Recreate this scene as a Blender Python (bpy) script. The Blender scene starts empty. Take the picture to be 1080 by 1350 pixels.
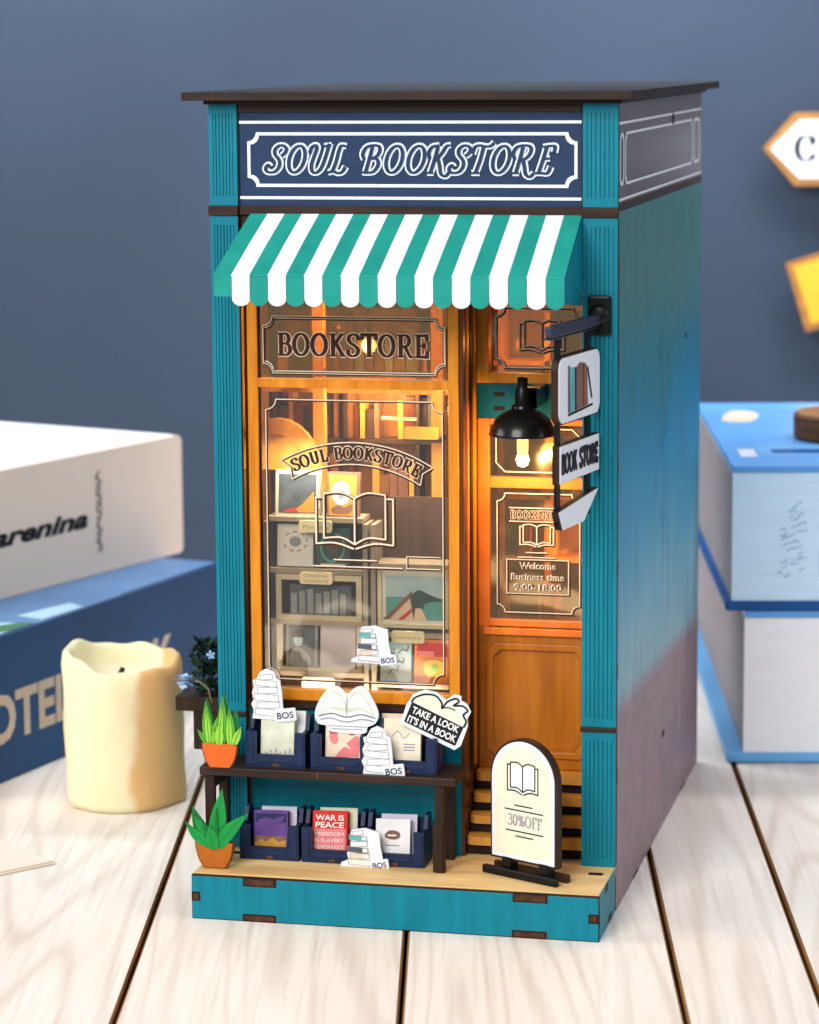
import bpy, math, random
from mathutils import Vector, Matrix
random.seed(7)
S = 0.01                                   # everything below is written in centimetres
sc = bpy.context.scene
col = sc.collection

# ------------------------------------------------------------------ camera
YAW, PITCH, ROLL = -0.2232, 0.1570, -0.0071
CAM = Vector((20.618, -69.182, 21.002))
def cam_axes():
    cy, sy = math.cos(YAW), math.sin(YAW)
    f = Vector((sy*math.cos(PITCH), cy*math.cos(PITCH), -math.sin(PITCH)))
    r = Vector((cy, -sy, 0)); u = r.cross(f)
    return (r*math.cos(ROLL)+u*math.sin(ROLL), u*math.cos(ROLL)-r*math.sin(ROLL), f)
cr, cu, cf = cam_axes()
cd = bpy.data.cameras.new('camera'); cam = bpy.data.objects.new('camera', cd); col.objects.link(cam)
m = Matrix((cr, cu, -cf)).transposed().to_4x4(); m.translation = CAM*S
cam.matrix_world = m
cd.sensor_fit = 'HORIZONTAL'; cd.sensor_width = 36; cd.lens = 3896.3/1080*36
cd.clip_start = 0.05; cd.clip_end = 50
cd.dof.use_dof = True; cd.dof.focus_distance = 0.715; cd.dof.aperture_fstop = 28
sc.camera = cam

# ------------------------------------------------------------------ light
w = bpy.data.worlds.new('World'); sc.world = w; w.use_nodes = True
w.node_tree.nodes['Background'].inputs[0].default_value = (0.80, 0.88, 1.0, 1)
w.node_tree.nodes['Background'].inputs[1].default_value = 0.34
def area(name, loc, to, size, power, color, sy=None):
    d = bpy.data.lights.new(name, 'AREA'); d.size = size*S; d.energy = power; d.color = color
    if sy: d.shape = 'RECTANGLE'; d.size_y = sy*S
    o = bpy.data.objects.new(name, d); col.objects.link(o); o.location = Vector(loc)*S
    o.rotation_euler = (Vector(to)-Vector(loc)).to_track_quat('-Z', 'Y').to_euler()
    return o
area('front_softbox', (-16, -104, 70), (5, -2, 6), 60, 15.0, (1.0, 0.97, 0.94))
area('left_window_light', (-95, -22, 60), (5, 0, 3), 50, 5.8, (1.0, 0.96, 0.91))
area('wall_light', (2, 33, 44), (2, 46, 25), 60, 4.2, (0.93, 0.96, 1.0), 8)
area('right_fill_light', (110, -30, 45), (10, 6, 9), 45, 3.3, (0.92, 0.96, 1.0))  # added fill that brightens the right side wall, not a real window
def point(name, loc, power, color, r=0.12):
    d = bpy.data.lights.new(name, 'POINT'); d.energy = power; d.color = color; d.shadow_soft_size = r*S
    o = bpy.data.objects.new(name, d); col.objects.link(o); o.location = Vector(loc)*S
    return o
vs = sc.view_settings
sc.display_settings.display_device = 'sRGB'
vs.view_transform = 'Standard'; vs.look = 'None'; vs.exposure = 0; vs.gamma = 1
sc.cycles.max_bounces = 8; sc.cycles.transparent_max_bounces = 16
sc.cycles.use_denoising = True; sc.cycles.sample_clamp_indirect = 4
sc.cycles.caustics_reflective = False; sc.cycles.caustics_refractive = False

# ------------------------------------------------------------------ materials
def lin(c):
    return tuple(((v/255)/12.92 if v/255 <= .04045 else ((v/255+.055)/1.055)**2.4) for v in c)
MATS = {}
def mat(name, rgb, rough=.55, var=.10, scale=1.2, stretch=(1, 1, 1), bump=.0, metallic=0, rgb2=None, spec=.22, emit=None, estr=0, sss=0, coat=0, detail=4):
    """Principled surface whose colour drifts between two tones with a (stretched) noise; rgb in 0..255 sRGB, scale per cm."""
    if name in MATS: return MATS[name]
    M = bpy.data.materials.new(name); M.use_nodes = True
    nt = M.node_tree; N = nt.nodes; L = nt.links; b = N['Principled BSDF']
    c = lin(rgb); c2 = lin(rgb2) if rgb2 else tuple(v*(1-var*2) for v in c)
    tc = N.new('ShaderNodeTexCoord'); mp = N.new('ShaderNodeMapping')
    mp.inputs['Scale'].default_value = tuple(100*scale*s for s in stretch)
    nz = N.new('ShaderNodeTexNoise'); nz.inputs['Scale'].default_value = 1; nz.inputs['Detail'].default_value = detail
    cr_ = N.new('ShaderNodeValToRGB')
    cr_.color_ramp.elements[0].position = .33; cr_.color_ramp.elements[1].position = .67
    cr_.color_ramp.elements[0].color = (*c2, 1); cr_.color_ramp.elements[1].color = (*(min(1, v*(1+var*.4)) for v in c), 1)
    L.new(tc.outputs['Object'], mp.inputs['Vector']); L.new(mp.outputs[0], nz.inputs['Vector'])
    L.new(nz.outputs['Fac'], cr_.inputs['Fac']); L.new(cr_.outputs[0], b.inputs['Base Color'])
    mr = N.new('ShaderNodeMapRange'); mr.inputs[3].default_value = max(.03, rough-.08); mr.inputs[4].default_value = min(1, rough+.08)
    L.new(nz.outputs['Fac'], mr.inputs[0]); L.new(mr.outputs[0], b.inputs['Roughness'])
    b.inputs['Metallic'].default_value = metallic; b.inputs['Specular IOR Level'].default_value = spec
    if bump:
        bp = N.new('ShaderNodeBump'); bp.inputs['Strength'].default_value = bump; bp.inputs['Distance'].default_value = .0003
        L.new(nz.outputs['Fac'], bp.inputs['Height']); L.new(bp.outputs[0], b.inputs['Normal'])
    if emit: b.inputs['Emission Color'].default_value = (*lin(emit), 1); b.inputs['Emission Strength'].default_value = estr
    if sss:
        b.inputs['Subsurface Weight'].default_value = sss; b.inputs['Subsurface Radius'].default_value = (1, .45, .15); b.inputs['Subsurface Scale'].default_value = .012
    if coat: b.inputs['Coat Weight'].default_value = coat; b.inputs['Coat Roughness'].default_value = .15
    MATS[name] = M; return M
mat('teal', (0, 122, 142), .5, .05, .8, (6, 1, .7), .15, rgb2=(0, 112, 130))
mat('teal_dark', (0, 88, 100), .5, .1, .8, (5, 1, .6), .2)
mat('navy', (34, 56, 90), .5, .08, .9, (1, 1, 5), .15)
mat('crate_navy', (28, 44, 78), .48, .14, 1.5, (3, 3, 1), .3)
mat('burnt', (38, 25, 17), .6, .25, 2.5, (1, 1, 1), .3)
mat('dark_wood', (54, 36, 26), .45, .22, .9, (.5, 5, 5), .35)
mat('dark_wood_v', (50, 32, 20), .5, .22, .9, (5, 5, .6), .35)
mat('roof_wood', (46, 33, 26), .5, .2, .6, (.6, 6, 6), .3)
mat('amber', (226, 146, 36), .4, .10, .9, (6, 6, .6), .25, rgb2=(204, 120, 26), coat=.1)
mat('amber_panel', (186, 112, 28), .36, .10, .6, (5, 1, .5), .2, rgb2=(160, 92, 22), coat=.1)
mat('orange_trim', (238, 132, 52), .4, .1, 1.0, (2, 2, 1), .2, rgb2=(222, 112, 40))
mat('alcove_wood', (96, 50, 22), .38, .25, .8, (6, 6, .5), .3, coat=.3)
mat('ply', (232, 198, 140), .5, .1, .35, (1, 5, 1), .2, rgb2=(205, 164, 104), detail=6)
mat('tab_dark', (84, 50, 28), .6, .3, 4); mat('tab_brown', (112, 66, 32), .6, .25, 3, (1, 1, 1), .2)
mat('white', (228, 232, 240), .5, .02, 1)
mat('white_line', (232, 240, 250), .4, .02, 1)
mat('side_line', (225, 228, 234), .4, .05, .4)
mat('side_sheen_grey', (104, 98, 102), .45, .10, .35, (1, .5, 2), .1, rgb2=(96, 90, 94), coat=.1)  # navy wood's reflected sheen is painted in as this grey brown
mat('awn_green', (30, 152, 138), .7, .05, 1.2, (1, 1, 1), .1, rgb2=(24, 140, 128))
mat('awn_white', (232, 238, 244), .6, .01, 1)
mat('black', (16, 16, 18), .35, .2, 2)
mat('black_metal', (24, 23, 24), .28, .15, 2, metallic=.3, coat=.3)
mat('bar_metal', (66, 68, 88), .35, .1, 2, metallic=.4)
mat('ink', (30, 28, 34), .6, .1, 3)
mat('grey_ink', (160, 156, 162), .7, .1, 3)
mat('cream', (232, 229, 204), .5, .03, .7)
mat('paper', (232, 232, 232), .7, .04, 1.5)
mat('paper_warm', (236, 226, 204), .7, .06, 1.5)
mat('label_cream', (240, 230, 188), .6, .04, 2)
mat('engrave', (240, 226, 200), .3, .08, 2, coat=.5)
mat('engrave_dark', (72, 34, 12), .4, .1, 2)
mat('int_wood', (142, 96, 46), .5, .2, .7, (5, 1, .6), .2)
mat('int_dark', (72, 54, 40), .55, .2, .7, (5, 1, .6), .2)
mat('int_shelf', (160, 148, 132), .5, .12, .8, (1, 1, 4), .1)
mat('int_light', (214, 206, 180), .5, .08, .8, (1, 1, 3), .1)
mat('gold_wood', (226, 160, 70), .4, .15, .7, (3, 1, .8), .2)
mat('leaf_light', (146, 205, 66), .5, .05, 2); mat('leaf_mid', (92, 158, 50), .5, .05, 2); mat('leaf_deep', (16, 112, 56), .5, .05, 2)
mat('leaf_green', (22, 142, 62), .5, .06, 2); mat('leaf_green2', (14, 112, 48), .5, .06, 2)
mat('pot_orange', (236, 100, 34), .5, .05, 2); mat('pot_brown', (176, 98, 26), .5, .08, 2)
mat('foliage', (24, 52, 38), .6, .3, 2, rgb2=(12, 30, 26)); mat('foliage2', (46, 84, 52), .6, .2, 2)
mat('petal', (186, 206, 230), .6, .04, 2, rgb2=(120, 160, 210)); mat('stem', (150, 130, 110), .6, .1, 2)
mat('ex_red', (206, 52, 44), .6, .08, 2); mat('ex_pink', (232, 128, 130), .6, .1, 3); mat('ex_purple', (98, 66, 140), .6, .15, 2)
mat('ex_gold', (200, 148, 60), .6, .15, 3); mat('ex_blue', (70, 110, 160), .6, .1, 2); mat('ex_lblue', (178, 214, 232), .6, .06, 1.5)
mat('ex_teal', (96, 178, 178), .6, .1, 2); mat('ex_dteal', (52, 84, 82), .6, .12, 2); mat('ex_orange', (236, 140, 52), .6, .1, 2)
mat('ex_yellow', (238, 204, 92), .6, .1, 2); mat('ex_lav', (206, 200, 218), .6, .05, 1.5); mat('ex_grey', (150, 160, 172), .6, .12, 3)
mat('ex_dgrey', (84, 94, 108), .6, .2, 3); mat('ex_brown', (134, 96, 80), .6, .12, 3); mat('ex_skin', (240, 214, 190), .6, .08, 2)
mat('ex_sage', (214, 218, 196), .7, .08, 3); mat('ex_navy', (38, 44, 84), .6, .1, 2)
mat('book_cream', (238, 214, 196), .6, .03, .15); mat('book_top', (232, 232, 236), .6, .02, .15)
mat('book_navy', (26, 72, 116), .5, .12, .2, rgb2=(20, 56, 94)); mat('book_sky', (96, 134, 178), .5, .1, .3); mat('book_pale', (178, 210, 224), .5, .1, .3)
mat('book_green', (70, 128, 88), .5, .1, .4)
mat('letter_buff', (214, 192, 170), .6, .05, .5)
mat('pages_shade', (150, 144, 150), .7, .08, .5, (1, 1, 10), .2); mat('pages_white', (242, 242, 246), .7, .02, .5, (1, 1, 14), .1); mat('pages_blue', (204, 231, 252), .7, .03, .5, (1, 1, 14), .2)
mat('cover_blue', (100, 166, 232), .4, .08, .2, coat=.2); mat('cover_sky', (110, 178, 232), .4, .08, .2, coat=.2); mat('cover_deep', (20, 84, 150), .4, .08, .3)
mat('print_grey', (166, 198, 224), .7, .1, 3)
mat('coaster', (150, 104, 62), .55, .2, .5, (1, 1, 8), .3); mat('coaster_side', (104, 66, 34), .6, .25, .6, (1, 1, 6), .3)
mat('sign_wood', (176, 124, 66), .55, .15, .8, (1, 1, 4), .2); mat('sign_white', (238, 240, 250), .5, .02, 1); mat('sign_yellow', (244, 178, 56), .5, .03, 1)
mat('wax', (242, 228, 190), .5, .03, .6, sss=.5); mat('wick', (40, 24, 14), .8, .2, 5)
mat('envelope', (248, 230, 214), .7, .03, .4); mat('envelope_edge', (196, 168, 110), .7, .05, 1)
mat('bulb_glow', (255, 240, 200), .3, 0, 1, emit=(255, 214, 140), estr=7)
mat('bulb_neck', (255, 214, 130), .3, 0, 1, emit=(255, 196, 96), estr=2.5)

def glass(name, tint, fac, gloss, rough=.03, wav=.25):
    M = bpy.data.materials.new(name); M.use_nodes = True; nt = M.node_tree; N = nt.nodes; L = nt.links
    N.remove(N['Principled BSDF'])
    t = N.new('ShaderNodeBsdfTransparent'); t.inputs[0].default_value = (*tint, 1)
    g = N.new('ShaderNodeBsdfGlossy'); g.inputs[0].default_value = (*gloss, 1); g.inputs['Roughness'].default_value = rough
    fr = N.new('ShaderNodeFresnel'); fr.inputs[0].default_value = 1.5
    ad = N.new('ShaderNodeMath'); ad.operation = 'ADD'; ad.inputs[1].default_value = fac; ad.use_clamp = True
    tc = N.new('ShaderNodeTexCoord'); nz = N.new('ShaderNodeTexNoise'); nz.inputs['Scale'].default_value = 60; nz.inputs['Detail'].default_value = 1
    bp = N.new('ShaderNodeBump'); bp.inputs['Strength'].default_value = wav; bp.inputs['Distance'].default_value = .0012
    L.new(tc.outputs['Object'], nz.inputs['Vector']); L.new(nz.outputs['Fac'], bp.inputs['Height']); L.new(bp.outputs[0], g.inputs['Normal'])
    mx = N.new('ShaderNodeMixShader'); L.new(fr.outputs[0], ad.inputs[0]); L.new(ad.outputs[0], mx.inputs[0])
    L.new(t.outputs[0], mx.inputs[1]); L.new(g.outputs[0], mx.inputs[2]); L.new(mx.outputs[0], N['Material Output'].inputs[0])
    MATS[name] = M
glass('glass', (1, .955, .87), .06, (1, .97, .93), .06, .5)
glass('glass_amber', (.78, .58, .34), .26, (1, .78, .42), .12, 1.6)

def amber_shade_wax():
    """cream wax with warm amber shading painted into the colour of one side"""
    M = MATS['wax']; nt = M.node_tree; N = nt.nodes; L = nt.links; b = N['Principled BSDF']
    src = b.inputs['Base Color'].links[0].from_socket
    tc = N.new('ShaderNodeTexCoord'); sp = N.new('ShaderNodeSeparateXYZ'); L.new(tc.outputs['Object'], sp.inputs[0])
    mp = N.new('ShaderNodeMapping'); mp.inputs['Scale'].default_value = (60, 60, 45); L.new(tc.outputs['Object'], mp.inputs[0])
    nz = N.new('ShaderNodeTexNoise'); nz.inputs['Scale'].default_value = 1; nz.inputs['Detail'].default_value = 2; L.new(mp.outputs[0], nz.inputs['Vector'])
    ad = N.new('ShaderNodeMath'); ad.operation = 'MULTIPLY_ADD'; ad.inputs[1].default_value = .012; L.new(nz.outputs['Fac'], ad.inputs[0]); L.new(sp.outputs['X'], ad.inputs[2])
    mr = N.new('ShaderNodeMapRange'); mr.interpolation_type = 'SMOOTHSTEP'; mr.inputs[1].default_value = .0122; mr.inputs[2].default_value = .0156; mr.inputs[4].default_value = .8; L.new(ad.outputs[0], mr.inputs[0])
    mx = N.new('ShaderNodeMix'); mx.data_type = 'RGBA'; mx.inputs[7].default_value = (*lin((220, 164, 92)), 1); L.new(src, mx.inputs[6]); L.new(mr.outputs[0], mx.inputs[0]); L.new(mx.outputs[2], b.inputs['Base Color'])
amber_shade_wax()

def wood_table():
    M = bpy.data.materials.new('table_wood'); M.use_nodes = True; nt = M.node_tree; N = nt.nodes; L = nt.links; b = N['Principled BSDF']
    tc = N.new('ShaderNodeTexCoord'); mp = N.new('ShaderNodeMapping'); mp.vector_type = 'POINT'
    mp.inputs['Rotation'].default_value = (0, 0, -math.atan(.205)); mp.inputs['Scale'].default_value = (100, 100, 100)
    L.new(tc.outputs['Object'], mp.inputs['Vector'])
    ge = N.new('ShaderNodeNewGeometry'); mu = N.new('ShaderNodeMath'); mu.operation = 'MULTIPLY'; mu.inputs[1].default_value = 90
    L.new(ge.outputs['Random Per Island'], mu.inputs[0])
    cb = N.new('ShaderNodeCombineXYZ'); L.new(mu.outputs[0], cb.inputs['Y']); L.new(mu.outputs[0], cb.inputs['Z'])
    ad = N.new('ShaderNodeVectorMath'); ad.operation = 'ADD'; L.new(mp.outputs[0], ad.inputs[0]); L.new(cb.outputs[0], ad.inputs[1])
    def st(v): 
        s = N.new('ShaderNodeVectorMath'); s.operation = 'MULTIPLY'; s.inputs[1].default_value = v; L.new(ad.outputs[0], s.inputs[0]); return s
    # growth rings: contour lines of a smooth stretched field
    s1 = st((.26, .020, 1)); n1 = N.new('ShaderNodeTexNoise'); n1.inputs['Scale'].default_value = 1; n1.inputs['Detail'].default_value = 1.2; n1.inputs['Roughness'].default_value = .35; L.new(s1.outputs[0], n1.inputs['Vector'])
    m1 = N.new('ShaderNodeMath'); m1.operation = 'MULTIPLY'; m1.inputs[1].default_value = 120; L.new(n1.outputs['Fac'], m1.inputs[0])
    sn = N.new('ShaderNodeMath'); sn.operation = 'SINE'; L.new(m1.outputs[0], sn.inputs[0])
    r0 = N.new('ShaderNodeMapRange'); r0.inputs[1].default_value = -.2; r0.inputs[2].default_value = 1; L.new(sn.outputs[0], r0.inputs[0])
    r1 = N.new('ShaderNodeMath'); r1.operation = 'POWER'; r1.inputs[1].default_value = 2.2; L.new(r0.outputs[0], r1.inputs[0])
    # fibres
    s2 = st((7, .22, 1)); n2 = N.new('ShaderNodeTexNoise'); n2.inputs['Scale'].default_value = 1; n2.inputs['Detail'].default_value = 5; L.new(s2.outputs[0], n2.inputs['Vector'])
    s3 = st((.35, .07, 1)); n3 = N.new('ShaderNodeTexNoise'); n3.inputs['Scale'].default_value = 1; n3.inputs['Detail'].default_value = 2; L.new(s3.outputs[0], n3.inputs['Vector'])
    def mix(a, bb, fac):
        x = N.new('ShaderNodeMix'); x.data_type = 'RGBA'
        for i, v in ((6, a), (7, bb)):
            if isinstance(v, tuple): x.inputs[i].default_value = (*v, 1)
            else: L.new(v, x.inputs[i])
        L.new(fac, x.inputs[0]); return x.outputs[2]
    def scl(o, k):
        q = N.new('ShaderNodeMath'); q.operation = 'MULTIPLY'; q.inputs[1].default_value = k; q.use_clamp = True; L.new(o, q.inputs[0]); return q.outputs[0]
    n3r = N.new('ShaderNodeMapRange'); n3r.inputs[1].default_value = .35; n3r.inputs[2].default_value = .65; L.new(n3.outputs['Fac'], n3r.inputs[0])
    base = mix(lin((250, 240, 229)), lin((242, 228, 215)), n3r.outputs[0])
    pr = N.new('ShaderNodeMath'); pr.operation = 'MULTIPLY'; L.new(r1.outputs[0], pr.inputs[0]); L.new(n3.outputs['Fac'], pr.inputs[1])
    c1 = mix(base, lin((196, 168, 148)), scl(pr.outputs[0], .62))
    n2r = N.new('ShaderNodeMapRange'); n2r.inputs[1].default_value = .48; n2r.inputs[2].default_value = .75; L.new(n2.outputs['Fac'], n2r.inputs[0])
    c2 = mix(c1, lin((204, 184, 166)), scl(n2r.outputs[0], .4))
    L.new(c2, b.inputs['Base Color']); b.inputs['Roughness'].default_value = .5
    bp = N.new('ShaderNodeBump'); bp.inputs['Strength'].default_value = .25; bp.inputs['Distance'].default_value = .0003
    L.new(n2.outputs['Fac'], bp.inputs['Height']); L.new(bp.outputs[0], b.inputs['Normal'])
    MATS['table_wood'] = M
wood_table()

def mural():
    """Printed side panel: hazy street scene, sky blues over a mauve pavement."""
    M = bpy.data.materials.new('side_mural'); M.use_nodes = True; nt = M.node_tree; N = nt.nodes; L = nt.links; b = N['Principled BSDF']
    tc = N.new('ShaderNodeTexCoord'); sp = N.new('ShaderNodeSeparateXYZ'); mp = N.new('ShaderNodeMapping'); mp.inputs['Scale'].default_value = (100,)*3
    L.new(tc.outputs['Object'], mp.inputs[0]); 
    nz = N.new('ShaderNodeTexNoise'); nz.inputs['Scale'].default_value = .22; nz.inputs['Detail'].default_value = 3; L.new(mp.outputs[0], nz.inputs['Vector'])
    L.new(mp.outputs[0], sp.inputs[0])
    def M2(op, a, bb):
        q = N.new('ShaderNodeMath'); q.operation = op
        for i, v in ((0, a), (1, bb)):
            if isinstance(v, (int, float)): q.inputs[i].default_value = v
            else: L.new(v, q.inputs[i])
        return q.outputs[0]
    off = M2('MULTIPLY', M2('SUBTRACT', nz.outputs['Fac'], .5), 3.2)
    zz = M2('DIVIDE', M2('ADD', sp.outputs['Z'], off), 18.0)
    cr_ = N.new('ShaderNodeValToRGB'); cr_.color_ramp.interpolation = 'B_SPLINE'; e = cr_.color_ramp.elements
    stops = [(.20, (140, 166, 176)), (.34, (122, 168, 186)), (.45, (58, 144, 178)), (.58, (24, 132, 176)), (.69, (30, 120, 142)), (.80, (62, 122, 126)), (.96, (68, 122, 124))]
    e[0].position, e[0].color = stops[0][0], (*lin(stops[0][1]), 1)
    e[1].position, e[1].color = stops[-1][0], (*lin(stops[-1][1]), 1)
    for p_, c_ in stops[1:-1]:
        q = e.new(p_); q.color = (*lin(c_), 1)
    L.new(zz, cr_.inputs[0])
    # pavement below a slightly sloping printed kerb line
    edge = M2('SUBTRACT', M2('SUBTRACT', 4.75, M2('MULTIPLY', sp.outputs['Y'], .045)), sp.outputs['Z'])
    er = N.new('ShaderNodeMapRange'); er.inputs[1].default_value = -.35; er.inputs[2].default_value = .3; L.new(edge, er.inputs[0])
    n2 = N.new('ShaderNodeTexNoise'); n2.inputs['Scale'].default_value = 1.6; n2.inputs['Detail'].default_value = 5; L.new(mp.outputs[0], n2.inputs['Vector'])
    pv = N.new('ShaderNodeMix'); pv.data_type = 'RGBA'; pv.inputs[6].default_value = (*lin((118, 94, 104)), 1); pv.inputs[7].default_value = (*lin((158, 134, 140)), 1); L.new(n2.outputs['Fac'], pv.inputs[0])
    # far (rear) strip printed in deeper teal
    dr = N.new('ShaderNodeMapRange'); dr.inputs[1].default_value = 9; dr.inputs[2].default_value = 15; L.new(sp.outputs['Y'], dr.inputs[0])
    dk = N.new('ShaderNodeMix'); dk.data_type = 'RGBA'; dk.inputs[7].default_value = (*lin((10, 92, 112)), 1); L.new(cr_.outputs[0], dk.inputs[6]); L.new(M2('MULTIPLY', dr.outputs[0], .85), dk.inputs[0])
    fx = N.new('ShaderNodeMix'); fx.data_type = 'RGBA'; L.new(er.outputs[0], fx.inputs[0]); L.new(dk.outputs[2], fx.inputs[6]); L.new(pv.outputs[2], fx.inputs[7])
    n3 = N.new('ShaderNodeTexNoise'); n3.inputs['Scale'].default_value = 1; n3.inputs['Detail'].default_value = 6
    m3 = N.new('ShaderNodeMapping'); m3.inputs['Scale'].default_value = (120, 120, 35); L.new(tc.outputs['Object'], m3.inputs[0]); L.new(m3.outputs[0], n3.inputs['Vector'])
    q3 = N.new('ShaderNodeMapRange'); q3.inputs[1].default_value = .45; q3.inputs[2].default_value = .75; q3.inputs[4].default_value = .42; L.new(n3.outputs['Fac'], q3.inputs[0])
    mo = N.new('ShaderNodeMix'); mo.data_type = 'RGBA'; mo.inputs[7].default_value = (*lin((70, 92, 104)), 1); L.new(q3.outputs[0], mo.inputs[0]); L.new(fx.outputs[2], mo.inputs[6])
    L.new(mo.outputs[2], b.inputs['Base Color']); b.inputs['Roughness'].default_value = .5; b.inputs['Specular IOR Level'].default_value = .25
    MATS['side_mural'] = M
mural()
mat('mural_mark', (78, 138, 158), .5, .2, 1)
mat('wall_paint', (58, 70, 88), .9, .10, .06, (1, 1, 1), .3); mat('seam_brown', (150, 104, 58), .6, .2, 1.0, (1, .2, 1)); mat('honey', (226, 158, 70), .5, .15, .4, (2, 2, .3), rgb2=(206, 128, 46), sss=.5); mat('print_brown', (150, 136, 128), .7, .1, 3)

# ------------------------------------------------------------------ mesh helpers
class Fr:
    """flat working frame: origin o, axes u (right), v (up), n (towards the viewer of the face)"""
    def __init__(s, o, u=(1, 0, 0), v=(0, 0, 1)):
        s.o = Vector(o); s.u = Vector(u).normalized(); s.v = Vector(v).normalized(); s.n = s.u.cross(s.v)
    def p(s, a, b, c=0): return s.o+s.u*a+s.v*b+s.n*c
    def turned(s, deg, a=0, b=0, c=0):
        t = math.radians(deg)
        return Fr(s.p(a, b, c), s.u*math.cos(t)+s.v*math.sin(t), s.v*math.cos(t)-s.u*math.sin(t))
def yawed(x, y, z, deg):
    t = math.radians(deg); return Fr((x, y, z), (math.cos(t), math.sin(t), 0), (0, 0, 1))
FRONT = Fr((0, 0, 0))
class MB:
    def __init__(s): s.v = []; s.f = []; s.mi = []; s.m = []; s.sm = []; s.cur = None
    def use(s, name):
        if name not in s.m: s.m.append(name)
        s.cur = s.m.index(name); return s
    def face(s, pts, smooth=False):
        i = len(s.v); s.v += [Vector(p) for p in pts]; s.f.append(tuple(range(i, i+len(pts)))); s.mi.append(s.cur); s.sm.append(smooth)
    def add(s, verts, faces, smooth=False):
        i = len(s.v); s.v += [Vector(p) for p in verts]
        for f in faces: s.f.append(tuple(i+k for k in f)); s.mi.append(s.cur); s.sm.append(smooth)
    def box(s, x0, x1, y0, y1, z0, z1, fr=None):
        P = [(x0, y0, z0), (x1, y0, z0), (x1, y1, z0), (x0, y1, z0), (x0, y0, z1), (x1, y0, z1), (x1, y1, z1), (x0, y1, z1)]
        if fr: P = [fr.p(a, c, -b) for a, b, c in P]
        s.add(P, [(3, 2, 1, 0), (4, 5, 6, 7), (0, 1, 5, 4), (1, 2, 6, 5), (2, 3, 7, 6), (3, 0, 4, 7)]); return s
    def prism(s, fr, pts, c0, c1, smooth=False):
        """polygon pts (a,b) counter-clockwise in fr, from depth c0 (back) to c1 (front)"""
        A = sum(pts[i][0]*pts[(i+1) % len(pts)][1]-pts[(i+1) % len(pts)][0]*pts[i][1] for i in range(len(pts)))
        if A < 0: pts = pts[::-1]
        n = len(pts)
        s.add([fr.p(a, b, c0) for a, b in pts]+[fr.p(a, b, c1) for a, b in pts],
              [tuple(range(n-1, -1, -1)), tuple(range(n, 2*n))])
        s.add([fr.p(a, b, c0) for a, b in pts]+[fr.p(a, b, c1) for a, b in pts], [(i, (i+1) % n, n+(i+1) % n, n+i) for i in range(n)], smooth); return s
    def flat(s, fr, pts, c):
        A = sum(pts[i][0]*pts[(i+1) % len(pts)][1]-pts[(i+1) % len(pts)][0]*pts[i][1] for i in range(len(pts)))
        if A < 0: pts = pts[::-1]
        s.face([fr.p(a, b, c) for a, b in pts]); return s
    def rect(s, fr, a0, a1, b0, b1, c): return s.flat(fr, [(a0, b0), (a1, b0), (a1, b1), (a0, b1)], c)
    def ring(s, fr, outer, inner, c0, c1):
        """frame between two loops with equal point counts"""
        n = len(outer)
        V = [fr.p(a, b, c1) for a, b in outer]+[fr.p(a, b, c1) for a, b in inner]+[fr.p(a, b, c0) for a, b in outer]+[fr.p(a, b, c0) for a, b in inner]
        F = []
        for i in range(n):
            j = (i+1) % n
            F += [(i, j, n+j, n+i), (2*n+i, 2*n+j, j, i), (n+i, n+j, 3*n+j, 3*n+i), (2*n+j, 2*n+i, 3*n+i, 3*n+j)]
        s.add(V, F); return s
    def lathe(s, c, prof, n=28, axis=(0, 0, 1), fn=None, smooth=True):
        ax = Vector(axis).normalized(); t = Vector((1, 0, 0)) if abs(ax.x) < .9 else Vector((0, 1, 0))
        a = ax.cross(t).normalized(); b = ax.cross(a); c = Vector(c); V = []
        for i in range(n):
            th = 2*math.pi*i/n
            for k, (r, h) in enumerate(prof):
                if fn: r, h = fn(th, k, r, h)
                V.append(c+a*(r*math.cos(th))+b*(r*math.sin(th))+ax*h)
        m_ = len(prof); F = []
        for i in range(n):
            for k in range(m_-1):
                j = (i+1) % n; F.append((i*m_+k, j*m_+k, j*m_+k+1, i*m_+k+1))
        s.add(V, F, smooth); return s
    def tube(s, pts, r, n=8):
        pts = [Vector(p) for p in pts]; V = []; F = []; rr = r if isinstance(r, (list, tuple)) else [r]*len(pts)
        up = Vector((.13, .27, .95)); 
        for i, p in enumerate(pts):
            d = (pts[min(i+1, len(pts)-1)]-pts[max(i-1, 0)]).normalized(); a = d.cross(up).normalized(); b = d.cross(a)
            V += [p+a*rr[i]*math.cos(2*math.pi*k/n)+b*rr[i]*math.sin(2*math.pi*k/n) for k in range(n)]
        for i in range(len(pts)-1):
            for k in range(n): F.append((i*n+k, i*n+(k+1) % n, (i+1)*n+(k+1) % n, (i+1)*n+k))
        F += [tuple(range(n))[::-1], tuple((len(pts)-1)*n+k for k in range(n))]
        s.add(V, F, True); return s
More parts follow.
